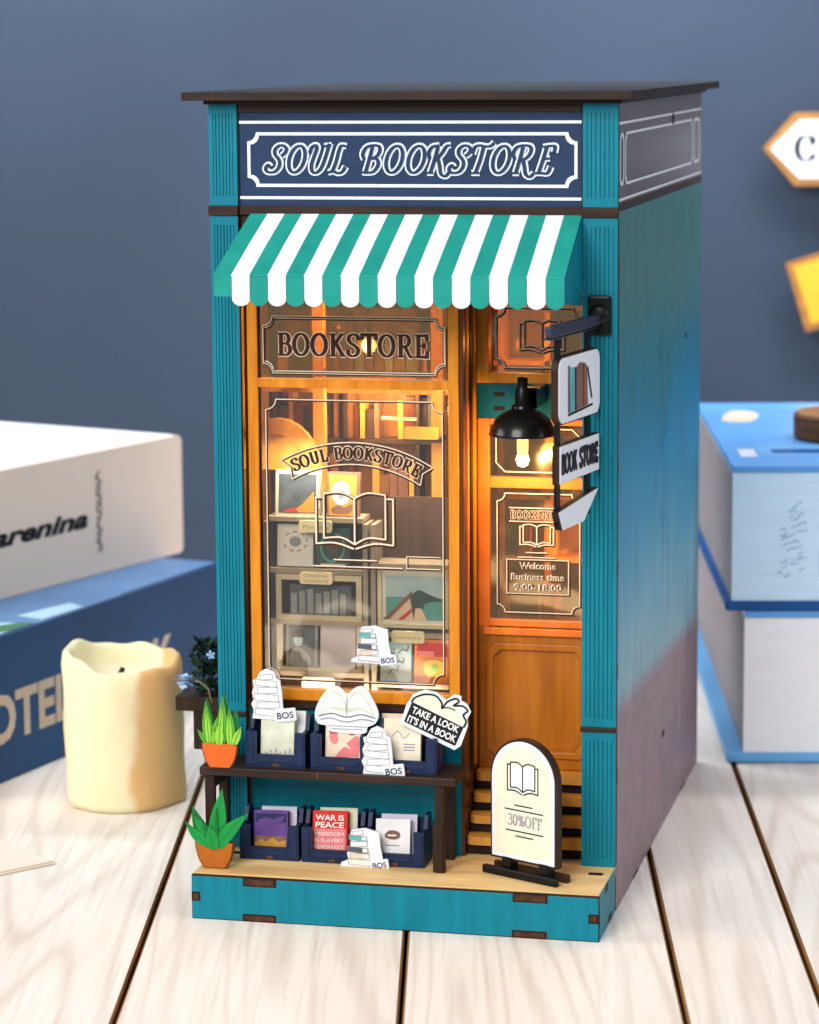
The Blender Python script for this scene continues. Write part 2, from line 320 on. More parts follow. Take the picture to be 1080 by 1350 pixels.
    def stroke(s, fr, pts, c, wid, thin=None, warp=None, closed=False):
        """ink line of width wid (thin: width where the line runs sideways) lying at height c on fr"""
        n = len(pts); L_ = []; R_ = []
        for i, (x, y) in enumerate(pts):
            x0, y0 = pts[(i-1) % n] if (closed or i > 0) else pts[i]
            x1, y1 = pts[(i+1) % n] if (closed or i < n-1) else pts[i]
            def nrm(a, b, cc, d):
                dx, dy = cc-a, d-b; l = math.hypot(dx, dy) or 1e-9; return dx/l, dy/l
            d0 = nrm(x0, y0, x, y) if (x0, y0) != (x, y) else None
            d1 = nrm(x, y, x1, y1) if (x1, y1) != (x, y) else None
            d0 = d0 or d1 or (1, 0); d1 = d1 or d0
            tx, ty = d0[0]+d1[0], d0[1]+d1[1]; l = math.hypot(tx, ty) or 1e-9; tx /= l; ty /= l
            h = wid/2 if thin is None else (thin+(wid-thin)*abs(ty)**1.3)/2
            k = h/max(.45, tx*d1[0]+ty*d1[1])
            L_.append((x-ty*k, y+tx*k)); R_.append((x+ty*k, y-tx*k))
        W_ = (lambda a, b, k: fr.p(a, b, c+k*.00012)) if warp is None else (lambda a, b, k: fr.p(*warp(a, b), c+k*.00012))
        V = [W_(*q, k) for k, q in enumerate(L_)]+[W_(*q, k) for k, q in enumerate(R_)]
        F = [(n+i, n+(i+1) % n, (i+1) % n, i) for i in range(n if closed else n-1)]
        s.add(V, F); return s
    def build(s, name, parent=None, origin=None, bevel=0, seg=2, auto=False):
        me = bpy.data.meshes.new(name)
        base = Vector(origin) if origin is not None else (world_of(parent) if parent else Vector((0, 0, 0)))
        me.from_pydata([(v-base)*S for v in s.v], [], s.f)
        for n in s.m: me.materials.append(MATS[n])
        me.polygons.foreach_set('material_index', s.mi); me.polygons.foreach_set('use_smooth', s.sm); me.update()
        o = bpy.data.objects.new(name, me); col.objects.link(o)
        if parent is not None:
            o.parent = parent; o['_w'] = list(base); o.location = (base-world_of(parent))*S
        else: o.location = base*S; o['_w'] = list(base)
        if bevel:
            b = o.modifiers.new('bevel', 'BEVEL'); b.width = bevel*S; b.segments = seg; b.limit_method = 'ANGLE'; b.angle_limit = math.radians(40)
        return o
def world_of(o): return Vector(o['_w'])
def empty(name, loc, label=None, cat=None, group=None):
    o = bpy.data.objects.new(name, None); col.objects.link(o); o.location = Vector(loc)*S; o['_w'] = list(loc); o.empty_display_size = .005
    return tag(o, label, cat, group)
def tag(o, label=None, cat=None, group=None, kind=None):
    for k, v in (('label', label), ('category', cat), ('group', group), ('kind', kind)):
        if v: o[k] = v
    return o
def clone(o, shift, parent=None):
    c = o.copy(); col.objects.link(c)
    if parent is None:
        c.location = o.location+Vector(shift)*S; c['_w'] = list(world_of(o)+Vector(shift))
    else: c.parent = parent; c['_w'] = list(world_of(o)+Vector(shift))
    for ch in [q for q in bpy.data.objects if q.parent == o]: clone(ch, shift, c)
    return c

def arc(cx, cy, rx, ry, a0, a1, n=12):
    return [(cx+rx*math.cos(math.radians(a0+(a1-a0)*i/n)), cy+ry*math.sin(math.radians(a0+(a1-a0)*i/n))) for i in range(n+1)]
def smooth(P, n=5, closed=False):
    """Catmull-Rom through P"""
    out = []; N_ = len(P)
    for i in range(N_ if closed else N_-1):
        g = lambda k: P[k % N_] if closed else P[max(0, min(N_-1, k))]
        p0, p1, p2, p3 = g(i-1), g(i), g(i+1), g(i+2)
        for k in range(n):
            t = k/n
            out.append(tuple(.5*((2*p1[j])+(-p0[j]+p2[j])*t+(2*p0[j]-5*p1[j]+4*p2[j]-p3[j])*t*t+(-p0[j]+3*p1[j]-3*p2[j]+p3[j])*t**3) for j in (0, 1)))
    if not closed: out.append(tuple(P[-1]))
    return out
SCURVE = smooth([(.56, .74), (.55, .9), (.42, 1.0), (.26, 1.0), (.1, .9), (.09, .72), (.22, .58), (.42, .46), (.56, .3), (.52, .1), (.36, 0), (.2, .0), (.06, .1), (.04, .28)], 4)
ROMAN = {
 'B': (.70, [[(.17, 0), (.17, 1)], [(0, 1), (.38, 1)]+arc(.38, .765, .2, .235, 90, -90)+[(.17, .53)], [(.17, .53), (.40, .53)]+arc(.40, .265, .25, .265, 90, -90)+[(0, 0)]]),
 'O': (.84, [arc(.40, .5, .36, .5, 0, 360, 28)]),
 'K': (.80, [[(.17, 0), (.17, 1)], [(.02, 1), (.32, 1)], [(.02, 0), (.32, 0)], [(.17, .4), (.62, 1)], [(.32, .6), (.68, 0)], [(.5, 1), (.76, 1)], [(.52, 0), (.82, 0)]]),
 'S': (.64, [SCURVE]),
 'T': (.78, [[(.38, 0), (.38, 1)], [(.02, .76), (.02, 1), (.74, 1), (.74, .76)], [(.2, 0), (.56, 0)]]),
 'R': (.80, [[(.17, 0), (.17, 1)], [(0, 1), (.40, 1)]+arc(.40, .745, .21, .255, 90, -90)+[(.17, .49)], [(.02, 0), (.32, 0)], [(.38, .49), (.66, 0), (.8, 0)]]),
 'E': (.70, [[(.17, 0), (.17, 1)], [(0, 1), (.6, 1), (.6, .76)], [(.17, .52), (.46, .52)], [(.46, .4), (.46, .64)], [(0, 0), (.62, 0), (.62, .26)]]),
 'U': (.84, [[(.17, 1), (.17, .32)]+arc(.41, .32, .24, .32, 180, 360)+[(.65, 1)], [(0, 1), (.34, 1)], [(.5, 1), (.8, 1)]]),
 'L': (.64, [[(.17, 0), (.17, 1)], [(0, 1), (.34, 1)], [(0, 0), (.58, 0), (.58, .3)]]),
 'F': (.62, [[(.17, 0), (.17, 1)], [(0, 1), (.56, 1), (.56, .76)], [(.17, .52), (.44, .52)], [(.02, 0), (.32, 0)]]),
 'C': (.74, [arc(.42, .5, .36, .5, 42, 318, 24)+[(.70, .3)], [(.68, .62), (.68, .98)]]),
 '3': (.58, [smooth([(.08, .8), (.16, .97), (.34, 1), (.48, .85), (.42, .6), (.24, .53), (.44, .47), (.53, .25), (.42, .04), (.2, 0), (.05, .16)], 4)]),
 '0': (.62, [arc(.29, .5, .23, .5, 0, 360, 24)]),
 '%': (.84, [arc(.19, .75, .15, .24, 0, 360, 16), arc(.62, .25, .15, .24, 0, 360, 16), [(.18, 0), (.64, 1)]]),
 ' ': (.38, [])}
SCRIPT = {
 'S': (.66, [smooth([(.5, .62), (.62, .72), (.66, .88), (.5, 1.0), (.3, 1.0), (.16, .86), (.2, .68), (.36, .54), (.48, .4), (.5, .2), (.38, .04), (.18, 0), (.0, .04), (-.08, .16), (.0, .28), (.1, .2)], 4)]),
 'O': (.78, [arc(.38, .5, .34, .5, 0, 360, 28)]),
 'U': (.78, [smooth([(-.06, .72), (-.04, .92), (.1, 1.02), (.2, .92), (.16, .6), (.12, .3), (.22, .04), (.42, 0), (.58, .16), (.66, .5), (.72, 1.08)], 4), [(.5, .98), (.82, 1.02)]]),
 'L': (.66, [smooth([(.52, .98), (.3, 1.0), (.24, .8), (.22, .4), (.14, .08), (-.02, .02)], 4), smooth([(-.04, .0), (.2, .04), (.42, -.02), (.6, .04), (.68, .22)], 4)]),
 'B': (.76, [smooth([(.24, .98), (.22, .5), (.18, 0)], 4), smooth([(.0, .5), (-.12, .7), (-.02, .94), (.24, 1.02), (.52, .98), (.6, .8), (.5, .6), (.26, .52)], 4), smooth([(.26, .52), (.56, .5), (.66, .28), (.52, .04), (.22, 0), (.04, .02)], 4)]),
 'K': (.84, [smooth([(.24, 1), (.22, .5), (.16, 0)], 4), smooth([(.0, .52), (-.1, .74), (.0, .96), (.28, 1.02)], 4), smooth([(.2, .42), (.46, .7), (.6, .98), (.78, 1.02)], 4), smooth([(.34, .56), (.5, .26), (.64, -.04), (.86, -.12), (.98, .04)], 4), [(.02, 0), (.3, 0)]]),
 'T': (.68, [smooth([(.36, 1), (.34, .5), (.26, 0)], 4), smooth([(-.06, .7), (-.02, .94), (.16, 1.02), (.44, .98), (.66, 1.0), (.78, 1.12)], 4), [(.08, 0), (.44, 0)]]),
 'R': (.82, [smooth([(.24, .98), (.22, .5), (.18, 0)], 4), smooth([(.0, .52), (-.12, .72), (-.02, .95), (.24, 1.02), (.54, .98), (.62, .78), (.5, .56), (.26, .48)], 4), smooth([(.36, .5), (.5, .22), (.62, -.04), (.82, -.14), (.96, 0)], 4), [(.04, 0), (.32, 0)]]),
 'E': (.66, [smooth([(.26, 1), (.22, .5), (.16, 0)], 4), smooth([(.1, .96), (.4, 1), (.6, .98), (.62, .76)], 4), [(.22, .52), (.5, .54)], smooth([(.02, 0), (.3, .0), (.54, .0), (.62, .24)], 4)]),
 ' ': (.42, [])}
def stext_width(txt, font, sp): return sum(font[c][0]+sp for c in txt)-sp
def stext(mb, fr, txt, a, b, h, wid, thin, c, font=ROMAN, sp=.1, width=None, shear=0, warp=None):
    """drawn lettering: a,b lower left, h cap height; width squeezes the line to that length"""
    W0 = stext_width(txt, font, sp)*h; kx = (width/W0 if width else 1)
    x = 0; k = 0
    for ch in txt:
        w_, st = font[ch]
        for line in st:
            pts = [(a+(x+px)*h*kx+shear*py*h, b+py*h) for px, py in line]
            mb.stroke(fr, pts, c+k*.0007, wid, thin, warp); k += 1
        x += w_+sp
def ftext(mb, fr, txt, a, b, size, c, width=None, bold=0, shear=0, warp=None, align='L', depth=None):
    cu_ = bpy.data.curves.new('lettering', 'FONT'); cu_.body = txt; cu_.size = 1; cu_.offset = bold; cu_.shear = shear; cu_.resolution_u = 3
    o = bpy.data.objects.new('lettering', cu_); col.objects.link(o)
    dg = bpy.context.evaluated_depsgraph_get(); me = bpy.data.meshes.new_from_object(o.evaluated_get(dg))
    xs = [v.co.x for v in me.vertices] or [0]; x0, x1 = min(xs), max(xs); kx = size
    if width: kx = width/(x1-x0)
    sh = {'L': 0, 'C': -(x1-x0)*kx/2, 'R': -(x1-x0)*kx}[align]
    W_ = (lambda p, q: fr.p(p, q, c)) if warp is None else (lambda p, q: fr.p(*warp(p, q), c))
    mb.add([W_(a+(v.co.x-x0)*kx+sh, b+v.co.y*size) for v in me.vertices], [tuple(p.vertices) for p in me.polygons])
    bpy.data.objects.remove(o); bpy.data.curves.remove(cu_); bpy.data.meshes.remove(me)
def notched(a0, a1, b0, b1, r, n=4):
    """rectangle with concave quarter-round corners"""
    q = lambda cx, cy, s, e: arc(cx, cy, r, r, s, e, n)
    return q(a0, b0, 90, 0)+q(a1, b0, 180, 90)+q(a1, b1, 270, 180)+q(a0, b1, 360, 270)
def rounded(a0, a1, b0, b1, r, n=5):
    return arc(a0+r, b0+r, r, r, 180, 270, n)+arc(a1-r, b0+r, r, r, 270, 360, n)+arc(a1-r, b1-r, r, r, 0, 90, n)+arc(a0+r, b1-r, r, r, 90, 180, n)
def chamf(a0, a1, b0, b1, r):
    return [(a0+r, b0), (a1-r, b0), (a1, b0+r), (a1, b1-r), (a1-r, b1), (a0+r, b1), (a0, b1-r), (a0, b0+r)]
def engr(mb, fr, pts, c, wid=.045, closed=True, warp=None):
    """engraved acrylic line: painted highlight with a painted shadow line beside it"""
    mb.use('engrave_dark').stroke(fr, [(a+.022, b-.022) for a, b in pts], c, wid*1.3, None, warp, closed)
    mb.use('engrave').stroke(fr, pts, c+.004, wid*.62, None, warp, closed)
def rectpts(a0, a1, b0, b1): return [(a0, b0), (a1, b0), (a1, b1), (a0, b1)]

# ================================================================== SETTING
mb = MB().use('table_wood')
DIR = Vector((-.205, 1)); GAP = .045
seams = [-30.5, -24.1, -17.8, -11.4, -4.98-2.9, -1.56, 4.82, 11.17, 14.3, 20.6, 27, 33.4, 39.8]
for i in range(len(seams)-1):
    a, b = seams[i]+GAP, seams[i+1]-GAP; y0, y1 = -30, 44.5
    q = lambda x, y, z: Vector((x+DIR.x*y, y, z))
    e = .05
    prof = [(a, -.66), (a, -e), (a+e, 0), (b-e, 0), (b, -e), (b, -.66)]
    V = [q(x, y0, z) for x, z in prof]+[q(x, y1, z) for x, z in prof]; n = len(prof)
    mb.use('table_wood').add(V, [(k, k+1, n+k+1, n+k) for k in (2,)]); mb.use('seam_brown').add(V, [(k, k+1, n+k+1, n+k) for k in (0, 1, 3, 4)]+[tuple(range(n)), tuple(range(2*n-1, n-1, -1))])
tag(mb.build('table', origin=(0, 0, 0)), 'pale whitewashed plank table top with dark seams', 'table', kind='structure')
mb = MB().use('tab_brown'); mb.box(-50, 50, -30, 44.4, -2, -.7)
tag(mb.build('ground', origin=(0, 0, -1.5)), 'dark board under the pale table planks', 'table underside', kind='structure')
Fh = Vector((-.22134, .9752, 0)); WO = Vector((-4.172, 40.04, 0))+Fh*4.5; WU = Vector((.9752, .22134, 0))
WALL = Fr(WO, WU, (0, 0, 1))
mb = MB().use('wall_paint'); mb.prism(WALL, [(-60, -30), (60, -30), (60, 90), (-60, 90)], -1, 0)
tag(mb.build('wall', origin=WO), 'plain slate blue wall behind the table', 'wall', kind='structure')

# ================================================================== BOOKSTORE
store = empty('bookstore', (5, 7, 0), 'miniature teal wooden bookstore with striped awning, lit windows and a dark flat roof', 'model shop')
def part(mb, name, bevel=0, parent=None, label=None):
    o = mb.build(name, parent or store, bevel=bevel)
    if label: o['label'] = label
    return o
# platform -----------------------------------------------------------
mb = MB().use('ply').box(0.0, 9.98, -2.38, 2.1, .86, 1.13)
part(mb, 'platform_deck', .015)
mb = MB().use('teal'); mb.box(-.005, 9.985, -2.51, -2.38, .02, 1.075); mb.use('burnt').box(-.02, 10.0, -2.503, -2.385, .0, 1.10); mb.use('teal')
mb.box(9.87, 9.995, -2.38, -.0, 0.0, 1.10); mb.box(-.02, .1, -2.38, 0, 0, 1.10)
mb.use('burnt')
def tabs(mb, fr, a0, a1, b0, b1):
    mb.use('burnt').prism(fr, rectpts(a0, a1, b0, b1), -.05, .004)
    m_ = .05
    mb.use('tab_dark').prism(fr, rectpts(a0+m_, a1-m_, b0+m_*.8, b1-m_*.8), -.05, .014)
FP = Fr((0, -2.51, 0)); 
for a in (1.3, 7.95):
    tabs(mb, FP, a-.02, a+.82, .88, 1.10); tabs(mb, FP, a-.04, a+.8, .0, .19)
tabs(mb, FP, -.02, .2, .45, .68); tabs(mb, FP, 9.75, 9.99, .45, .68)
SIDE = Fr((9.995, 0, 0), (0, 1, 0), (0, 0, 1))
tabs(mb, SIDE, -2.45, -2.38, .3, .8); tabs(mb, SIDE, -1.0, -.5, .02, .2); tabs(mb, SIDE, -1.5, -1.1, .9, 1.09)
part(mb, 'platform_skirt', .012)
for a in ((9.45, 9.8, -.75, -.55), (.35, .7, -.6, -.4)): part(MB().use('burnt').box(*a, 1.10, 1.14), 'floor_slot')
# side and back walls ---------------------------------------------------
mb = MB().use('side_mural').box(9.76, 10.0, .14, 15.75, .0, 17.05)
mb.use('burnt')
for y, z, w_, h_ in ((8.4, 2.55, .5, .16), (12.5, 12.95, .35, .13), (12.6, -.0, .9, .14), (3.4, .0, .9, .16), (9.6, 19.0, .3, .3)):
    mb.box(10.0, 10.006, y-w_/2, y+w_/2, max(z-h_/2, .0), z+h_/2)
# printed tree and street lamp, very faint
mb.use('mural_mark'); RS = Fr((10.0, 0, 0), (0, 1, 0), (0, 0, 1))
for rr in (.9, .62): mb.stroke(RS, arc(8.2, 12.9, rr, rr*.8, 0, 360, 18), .004, .05, closed=True)
for rr in (.8,): mb.stroke(RS, arc(8.0, 11.6, rr, rr*.7, 0, 360, 18), .004, .05, closed=True)
mb.stroke(RS, smooth([(8.1, 12.2), (8.0, 11), (8.3, 9.6), (8.05, 7.2)], 4), .006, .06); mb.stroke(RS, smooth([(7.3, 10.9), (7.8, 10.3), (8.2, 10.6), (8.9, 10.9)], 4), .008, .05)
mb.stroke(RS, smooth([(7.6, 8.9), (7.9, 8.3), (8.6, 8.6)], 4), .009, .05)
part(mb, 'right_wall', 0, label='right wall printed with a hazy blue street scene and mauve pavement')
mb = MB().use('side_sheen_grey').box(9.76, 9.99, .14, 15.7, 17.06, 19.6)
mb.use('dark_wood').box(9.76, 10.0, .14, 15.7, 17.05, 17.24)
SF = Fr((9.99, 0, 0), (0, 1, 0), (0, 0, 1))
for z in (19.13, 17.33): mb.use('side_line').prism(SF, rectpts(.16, 15.6, z-.03, z+.03), 0, .012)
mb.use('side_line'); 
o_ = notched(1.15, 13.6, 17.65, 18.9, .14); i_ = notched(1.25, 13.5, 17.71, 18.84, .14); mb.ring(SF, o_, i_, 0, .012)
mb.ring(SF, rounded(.3, .95, 17.65, 18.9, .28), rounded(.38, .87, 17.73, 18.82, .22), 0, .012)
mb.ring(SF, rounded(13.9, 15.2, 17.65, 18.9, .28), rounded(13.98, 15.1, 17.73, 18.82, .22), 0, .012)
part(mb, 'side_fascia', 0, label='side fascia panel, reflected sheen painted grey brown, with silver border lines')
mb = MB().use('teal').box(0, .24, .14, 15.75, 0, 19.6); part(mb, 'left_wall')
mb = MB().use('teal').box(.24, 9.76, 15.5, 15.75, 0, 19.6); part(mb, 'back_wall')
# pilasters -----------------------------------------------------------------
def pilaster(x0, x1, z0, z1):
    mb = MB().use('teal'); mb.box(x0, x1, .035, .14, z0, z1)
    n = 6; mrg = .1; pitch = (x1-x0-2*mrg)/n; g = .03
    top = .22 if z1-z0 > 2 else .1
    mb.box(x0, x0+mrg, 0, .035, z0, z1); mb.box(x1-mrg, x1, 0, .035, z0, z1)
    mb.box(x0+mrg, x1-mrg, 0, .035, z0, z0+top); mb.box(x0+mrg, x1-mrg, 0, .035, z1-top, z1)
    for k in range(n):
        a = x0+mrg+k*pitch+g/2; mb.box(a, a+pitch-g, .001, .035, z0+top, z1-top)
    mb.use('burnt').box(x0-.006, x1+.006, .05, .138, z0+.01, z1-.01)
    return part(mb, 'pilaster')
for x0, x1 in ((.0, .70), (9.16, 10.0)):
    pilaster(x0, x1, 17.17, 19.60); pilaster(x0, x1, 4.62, 16.92); pilaster(x0, x1, 1.135, 4.50)
    mb = MB().use('dark_wood').box(x0-.03, x1+.012, -.05, .14, 16.93, 17.16); part(mb, 'pilaster_band', .012)
    mb = MB().use('dark_wood').box(x0-.03, x1+.012, -.05, .14, 4.505, 4.615); part(mb, 'pilaster_band', .012)
mb = MB().use('burnt').box(9.95, 10.004, .14, .2, 1.2, 16.9); mb.use('tab_brown')
for z in (3.2, 5.8, 8.3, 10.8, 13.4, 15.6): mb.box(9.95, 10.012, .145, .235, z, z+.35)
part(mb, 'corner_joint')
# fascia sign -----------------------------------------------------------------
mb = MB().use('navy').box(.715, 9.145, .10, .3, 17.16, 19.50)
mb.use('burnt').box(.70, .74, .06, .2, 17.16, 19.5); mb.box(9.12, 9.16, .06, .2, 17.16, 19.5)
mb.use('dark_wood').box(.74, 9.12, .03, .1, 16.95, 17.17); mb.box(.74, 9.12, .03, .1, 19.42, 19.6)
part(mb, 'fascia_board', .0)
FF = Fr((0, .10, 0))
mb = MB().use('white_line')
for z in (19.17, 17.36): mb.prism(FF, rectpts(.745, 9.115, z-.035, z+.035), 0, .02)
mb.ring(FF, notched(.94, 9.02, 17.62, 18.93, .22), notched(1.015, 8.945, 17.695, 18.855, .22), 0, .02)
stext(mb, FF, 'SOUL BOOKSTORE', 1.42, 17.97, .64, .185, .145, .008, SCRIPT, .18, 6.95, .24)
mb.use('navy'); stext(mb, FF, 'SOUL BOOKSTORE', 1.42, 17.97, .64, .092, .052, .042, SCRIPT, .18, 6.95, .24)
part(mb, 'sign_lettering', label='white outlined italic SOUL BOOKSTORE lettering in a notched white border')
# roof --------------------------------------------------------------------------
mb = MB().use('roof_wood').box(-.5, 10.42, -.6, 16.3, 19.70, 19.90)
mb.box(-.1, 10.1, -.1, 15.9, 19.6, 19.699)
mb.use('tab_brown').box(.28, .32, -.603, -.55, 19.70, 19.901)
part(mb, 'roof', .015)
# awning -------------------------------------------------------------------------
NS = 19
yt, zt, yb, zb_ = .0, 16.98, -2.5, 15.70
xt0, xt1, xb0, xb1 = 1.02, 9.14, .80, 9.16
mbg = MB(); th = .05
for k in range(NS):
    mbg.use('awn_green' if k % 2 == 0 else 'awn_white')
    tx = lambda i: xt0+(xt1-xt0)*i/NS
    bx_ = lambda i: xb0+(xb1-xb0)*i/NS
    a, b = tx(k), tx(k+1); c_, d = bx_(k), bx_(k+1)
    # slightly rounded fold at the eave
    rows = [(yt, zt, 0), (yb*.5, (zt+zb_)/2+.02, .5), (yb+.0, zb_+.0, 1.0), (yb-.012, zb_-.03, 1.0)]
    V = []
    for y, z, t in rows: V += [(a+(c_-a)*t, y, z), (b+(d-b)*t, y, z)]
    V += [(x, y+th*.6, z-th) for x, y, z in V[:]]
    F = []
    for i in range(3): F += [(2*i, 2*i+2, 2*i+3, 2*i+1), (8+2*i+1, 8+2*i+3, 8+2*i+2, 8+2*i)]
    mbg.add(V, F)
    zlow = zb_-.55 if k else zb_-.52
    r = (d-c_)/2; pts = [(c_+.006, zb_-.02), (c_+.006, zlow)]+(arc((c_+d)/2, zlow, r, r*.85, 180, 360, 10)[1:-1] if k else [])+[(d-.006, zlow), (d-.006, zb_-.02)]
    mbg.prism(Fr((0, yb, 0)), pts, -th, 0)
part(mbg, 'awning', label='striped green and white scalloped awning')
mb = MB().use('teal'); SR = Fr((9.17, 0, 0), (0, 1, 0), (0, 0, 1))
mb.prism(SR, [(-.0, 16.92), (-2.36, 15.72), (-2.42, 15.15), (-1.2, 15.42), (0, 15.0)], -.1, -.02)
mb.prism(SR, [(-2.40, 15.1), (-.0, 14.85), (0, 15.02), (-1.2, 15.42)], -.13, -.035)
part(mb, 'awning_cheek'); 
mb = MB().use('teal'); mb.prism(Fr((1.05, 0, 0), (0, 1, 0), (0, 0, 1)), [(0, 16.9), (-2.36, 15.70), (-2.40, 15.2), (0, 15.0)], -.1, -.02); part(mb, 'awning_cheek')
# shop front: dark lintel behind awning
mb = MB().use('dark_wood').box(.72, 9.14, .16, .34, 15.35, 16.93); part(mb, 'lintel')
# under-window panel
mb = MB().use('teal').box(.71, 6.10, .34, .5, 1.135, 4.72)
mb.use('dark_wood').box(.71, 6.16, .18, .5, 4.73, 4.90)
mb.use('teal').box(5.72, 6.11, .25, .34, 1.135, 4.70)
mb.use('burnt').box(2.6, 3.5, .32, .345, 3.12, 3.3); mb.box(5.0, 5.7, .32, .345, 3.12, 3.3)
part(mb, 'window_base', .0, label='teal panel under the shop window')
# shop window ---------------------------------------------------------------------
WY = .26; FW = Fr((0, WY, 0))
mb = MB().use('amber')
X0, X1, Z0, Z1 = .80, 6.09, 4.91, 15.3
mb.box(X0, 1.06, WY, .5, Z0, Z1); mb.box(5.83, X1, WY, .5, Z0, Z1); mb.box(1.06, 5.83, WY, .5, Z0, 5.2); mb.box(1.06, 5.83, WY, .5, 12.72, 12.95); mb.box(1.06, 5.83, WY, .5, 15.0, Z1)
mb.use('burnt').box(.72, .80, .3, .5, Z0, Z1)
mb.box(1.06, 1.09, .34, .5, 5.2, 15); mb.box(5.8, 5.83, .34, .5, 5.2, 15)
sw = part(mb, 'shop_window', .02)
mb = MB().use('glass').box(1.06, 5.83, .40, .43, 5.2, 12.72); g1 = part(mb, 'window_pane', 0, sw)
mb = MB().use('glass_amber').box(1.06, 5.83, .40, .43, 12.95, 15.0); part(mb, 'transom_pane', 0, sw)
FG = Fr((0, .39, 0))
mb = MB()
o_ = notched(1.2, 5.72, 13.12, 14.42, .24); engr(mb, FG, o_, .0, .04)
engr(mb, FG, notched(1.18, 5.74, 13.07, 14.47, .24), .012, .03)
mb.use('engrave'); stext(mb, FG, 'BOOKSTORE', 1.56, 13.52, .52, .15, .10, .02, ROMAN, .12, 3.78)
mb.use('engrave_dark'); stext(mb, FG, 'BOOKSTORE', 1.56, 13.52, .52, .105, .05, .03, ROMAN, .12, 3.78)
part(mb, 'transom_lettering', 0, sw)
mb = MB(); engr(mb, FG, notched(1.22, 5.66, 5.42, 12.42, .26), 0, .038)
R_ = 3.3
def archw(a, b):   # bend a flat line over an arc centred x=3.42
    t = (a-3.42)/R_; return (3.42+(R_+b)*math.sin(t), 10.95-R_+(R_+b)*math.cos(t))
line = lambda bb, a0=1.75, a1=5.25: [(a0+(a1-a0)*i/24, bb) for i in range(25)]
engr(mb, FG, line(.44), .0, .045, False, archw); engr(mb, FG, line(-.10), .0, .045, False, archw)
engr(mb, FG, [(1.75, -.1), (1.85, .17), (1.72, .44)], .0, .04, False, archw); engr(mb, FG, [(5.25, -.1), (5.15, .17), (5.28, .44)], .0, .04, False, archw)
mb.use('engrave'); stext(mb, FG, 'SOUL BOOKSTORE', 1.92, .04, .29, .10, .075, .012, ROMAN, .14, 3.16, 0, archw)
mb.use('engrave_dark'); stext(mb, FG, 'SOUL BOOKSTORE', 1.92, .04, .29, .07, .03, .024, ROMAN, .14, 3.16, 0, archw)
def openbook(mb, fr, cx, cy, w_, h_, fn):
    """outline of an open book; fn(points, closed) draws a line"""
    k = w_/2
    top = lambda s: smooth([(cx, cy+h_*.40), (cx+s*k*.35, cy+h_*.5), (cx+s*k*.8, cy+h_*.47)], 4)
    for s in (-1, 1):
        fn(top(s)+[(cx+s*k*.8, cy-h_*.32)], False)
        fn(smooth([(cx, cy-h_*.42), (cx+s*k*.35, cy-h_*.30), (cx+s*k*.8, cy-h_*.32)], 4), False)
        fn([(cx+s*k*.84, cy+h_*.40), (cx+s*k, cy+h_*.40), (cx+s*k, cy-h_*.42)]+smooth([(cx+s*k, cy-h_*.42), (cx+s*k*.5, cy-h_*.40), (cx+s*.02, cy-h_*.5)], 4), False)
    fn([(cx, cy+h_*.40), (cx, cy-h_*.42)], False)
openbook(mb, FG, 3.44, 9.45, 1.95, 1.4, lambda p, c: engr(mb, FG, p, .002, .07, c))
engr(mb, FG, [(2.9, 8.47), (4.0, 8.47)], .0, .05, False); engr(mb, FG, [(2.35, 8.3), (4.65, 8.3)], .0, .05, False)
engr(mb, FG, [(5.6, 8.6), (4.75, 8.6), (4.75, 8.3), (5.6, 8.3)], .0, .035, False)
part(mb, 'window_engraving', 0, sw)
# alcove -------------------------------------------------------------------------------
mb = MB().use('alcove_wood').box(6.105, 6.2, .3, 2.4, 1.135, 15.35)
mb.use('orange_trim').box(6.2, 6.24, .62, .80, 4.9, 15.3); mb.use('amber').box(6.2, 6.25, 1.45, 1.62, 3.2, 15.3)  # coloured strips stand in for orange reflections on the alcove wood
mb.use('burnt').box(6.2, 6.23, 1.0, 1.25, 3.1, 15.3)
part(mb, 'alcove_wall')
mb = MB().use('alcove_wood').box(9.2, 9.74, .3, 2.4, 1.135, 15.35); part(mb, 'alcove_wall')
for i in range(4):
    mb = MB(); z = 1.62+.455*i; y = .34+.36*i
    mb.use('burnt').box(6.21, 9.19, y+.14, 2.2, z-.455+.005, z-.21)
    mb.use('gold_wood').prism(Fr((0, 0, z), (1, 0, 0), (0, 1, 0)), arc(6.40, y+.18, .18, .18, 180, 270, 5)+[(9.185, y), (9.185, 2.2), (6.22, 2.2)], -.205, 0)
    part(mb, 'step', .02)
# door -------------------------------------------------------------------------------
DY = 2.0; FD = Fr((0, DY, 0))
mb = MB().use('teal_dark').box(6.2, 9.2, DY-.02, 2.3, 11.86, 12.74)
mb.use('burnt')
for z in (12.05, 12.4): mb.box(6.62, 6.9, DY-.024, DY, z, z+.12)
mb.use('amber').box(6.2, 6.5, DY-.06, 2.25, 12.74, 15.3); mb.box(8.95, 9.2, DY-.06, 2.25, 12.74, 15.3); mb.box(6.5, 8.95, DY-.06, 2.25, 12.74, 12.98); mb.box(6.5, 8.95, DY-.06, 2.25, 14.75, 15.3)
dt = part(mb, 'door_surround', .02)
mb = MB().use('glass_amber').box(6.5, 8.95, DY+.08, DY+.11, 12.98, 14.75); part(mb, 'pane', 0, dt)
FD2 = Fr((0, DY+.07, 0)); mb = MB(); engr(mb, FD2, notched(6.66, 8.8, 13.12, 14.6, .22), 0, .045)
openbook(mb, FD2, 7.8, 13.9, 1.1, .8, lambda p, c: engr(mb, FD2, p, .002, .05, c)); part(mb, 'pane_engraving', 0, dt)
mb = MB()
mb.use('orange_trim').box(6.2, 6.50, DY, 2.22, 6.6, 11.85); mb.box(8.92, 9.2, DY, 2.22, 6.6, 11.85)
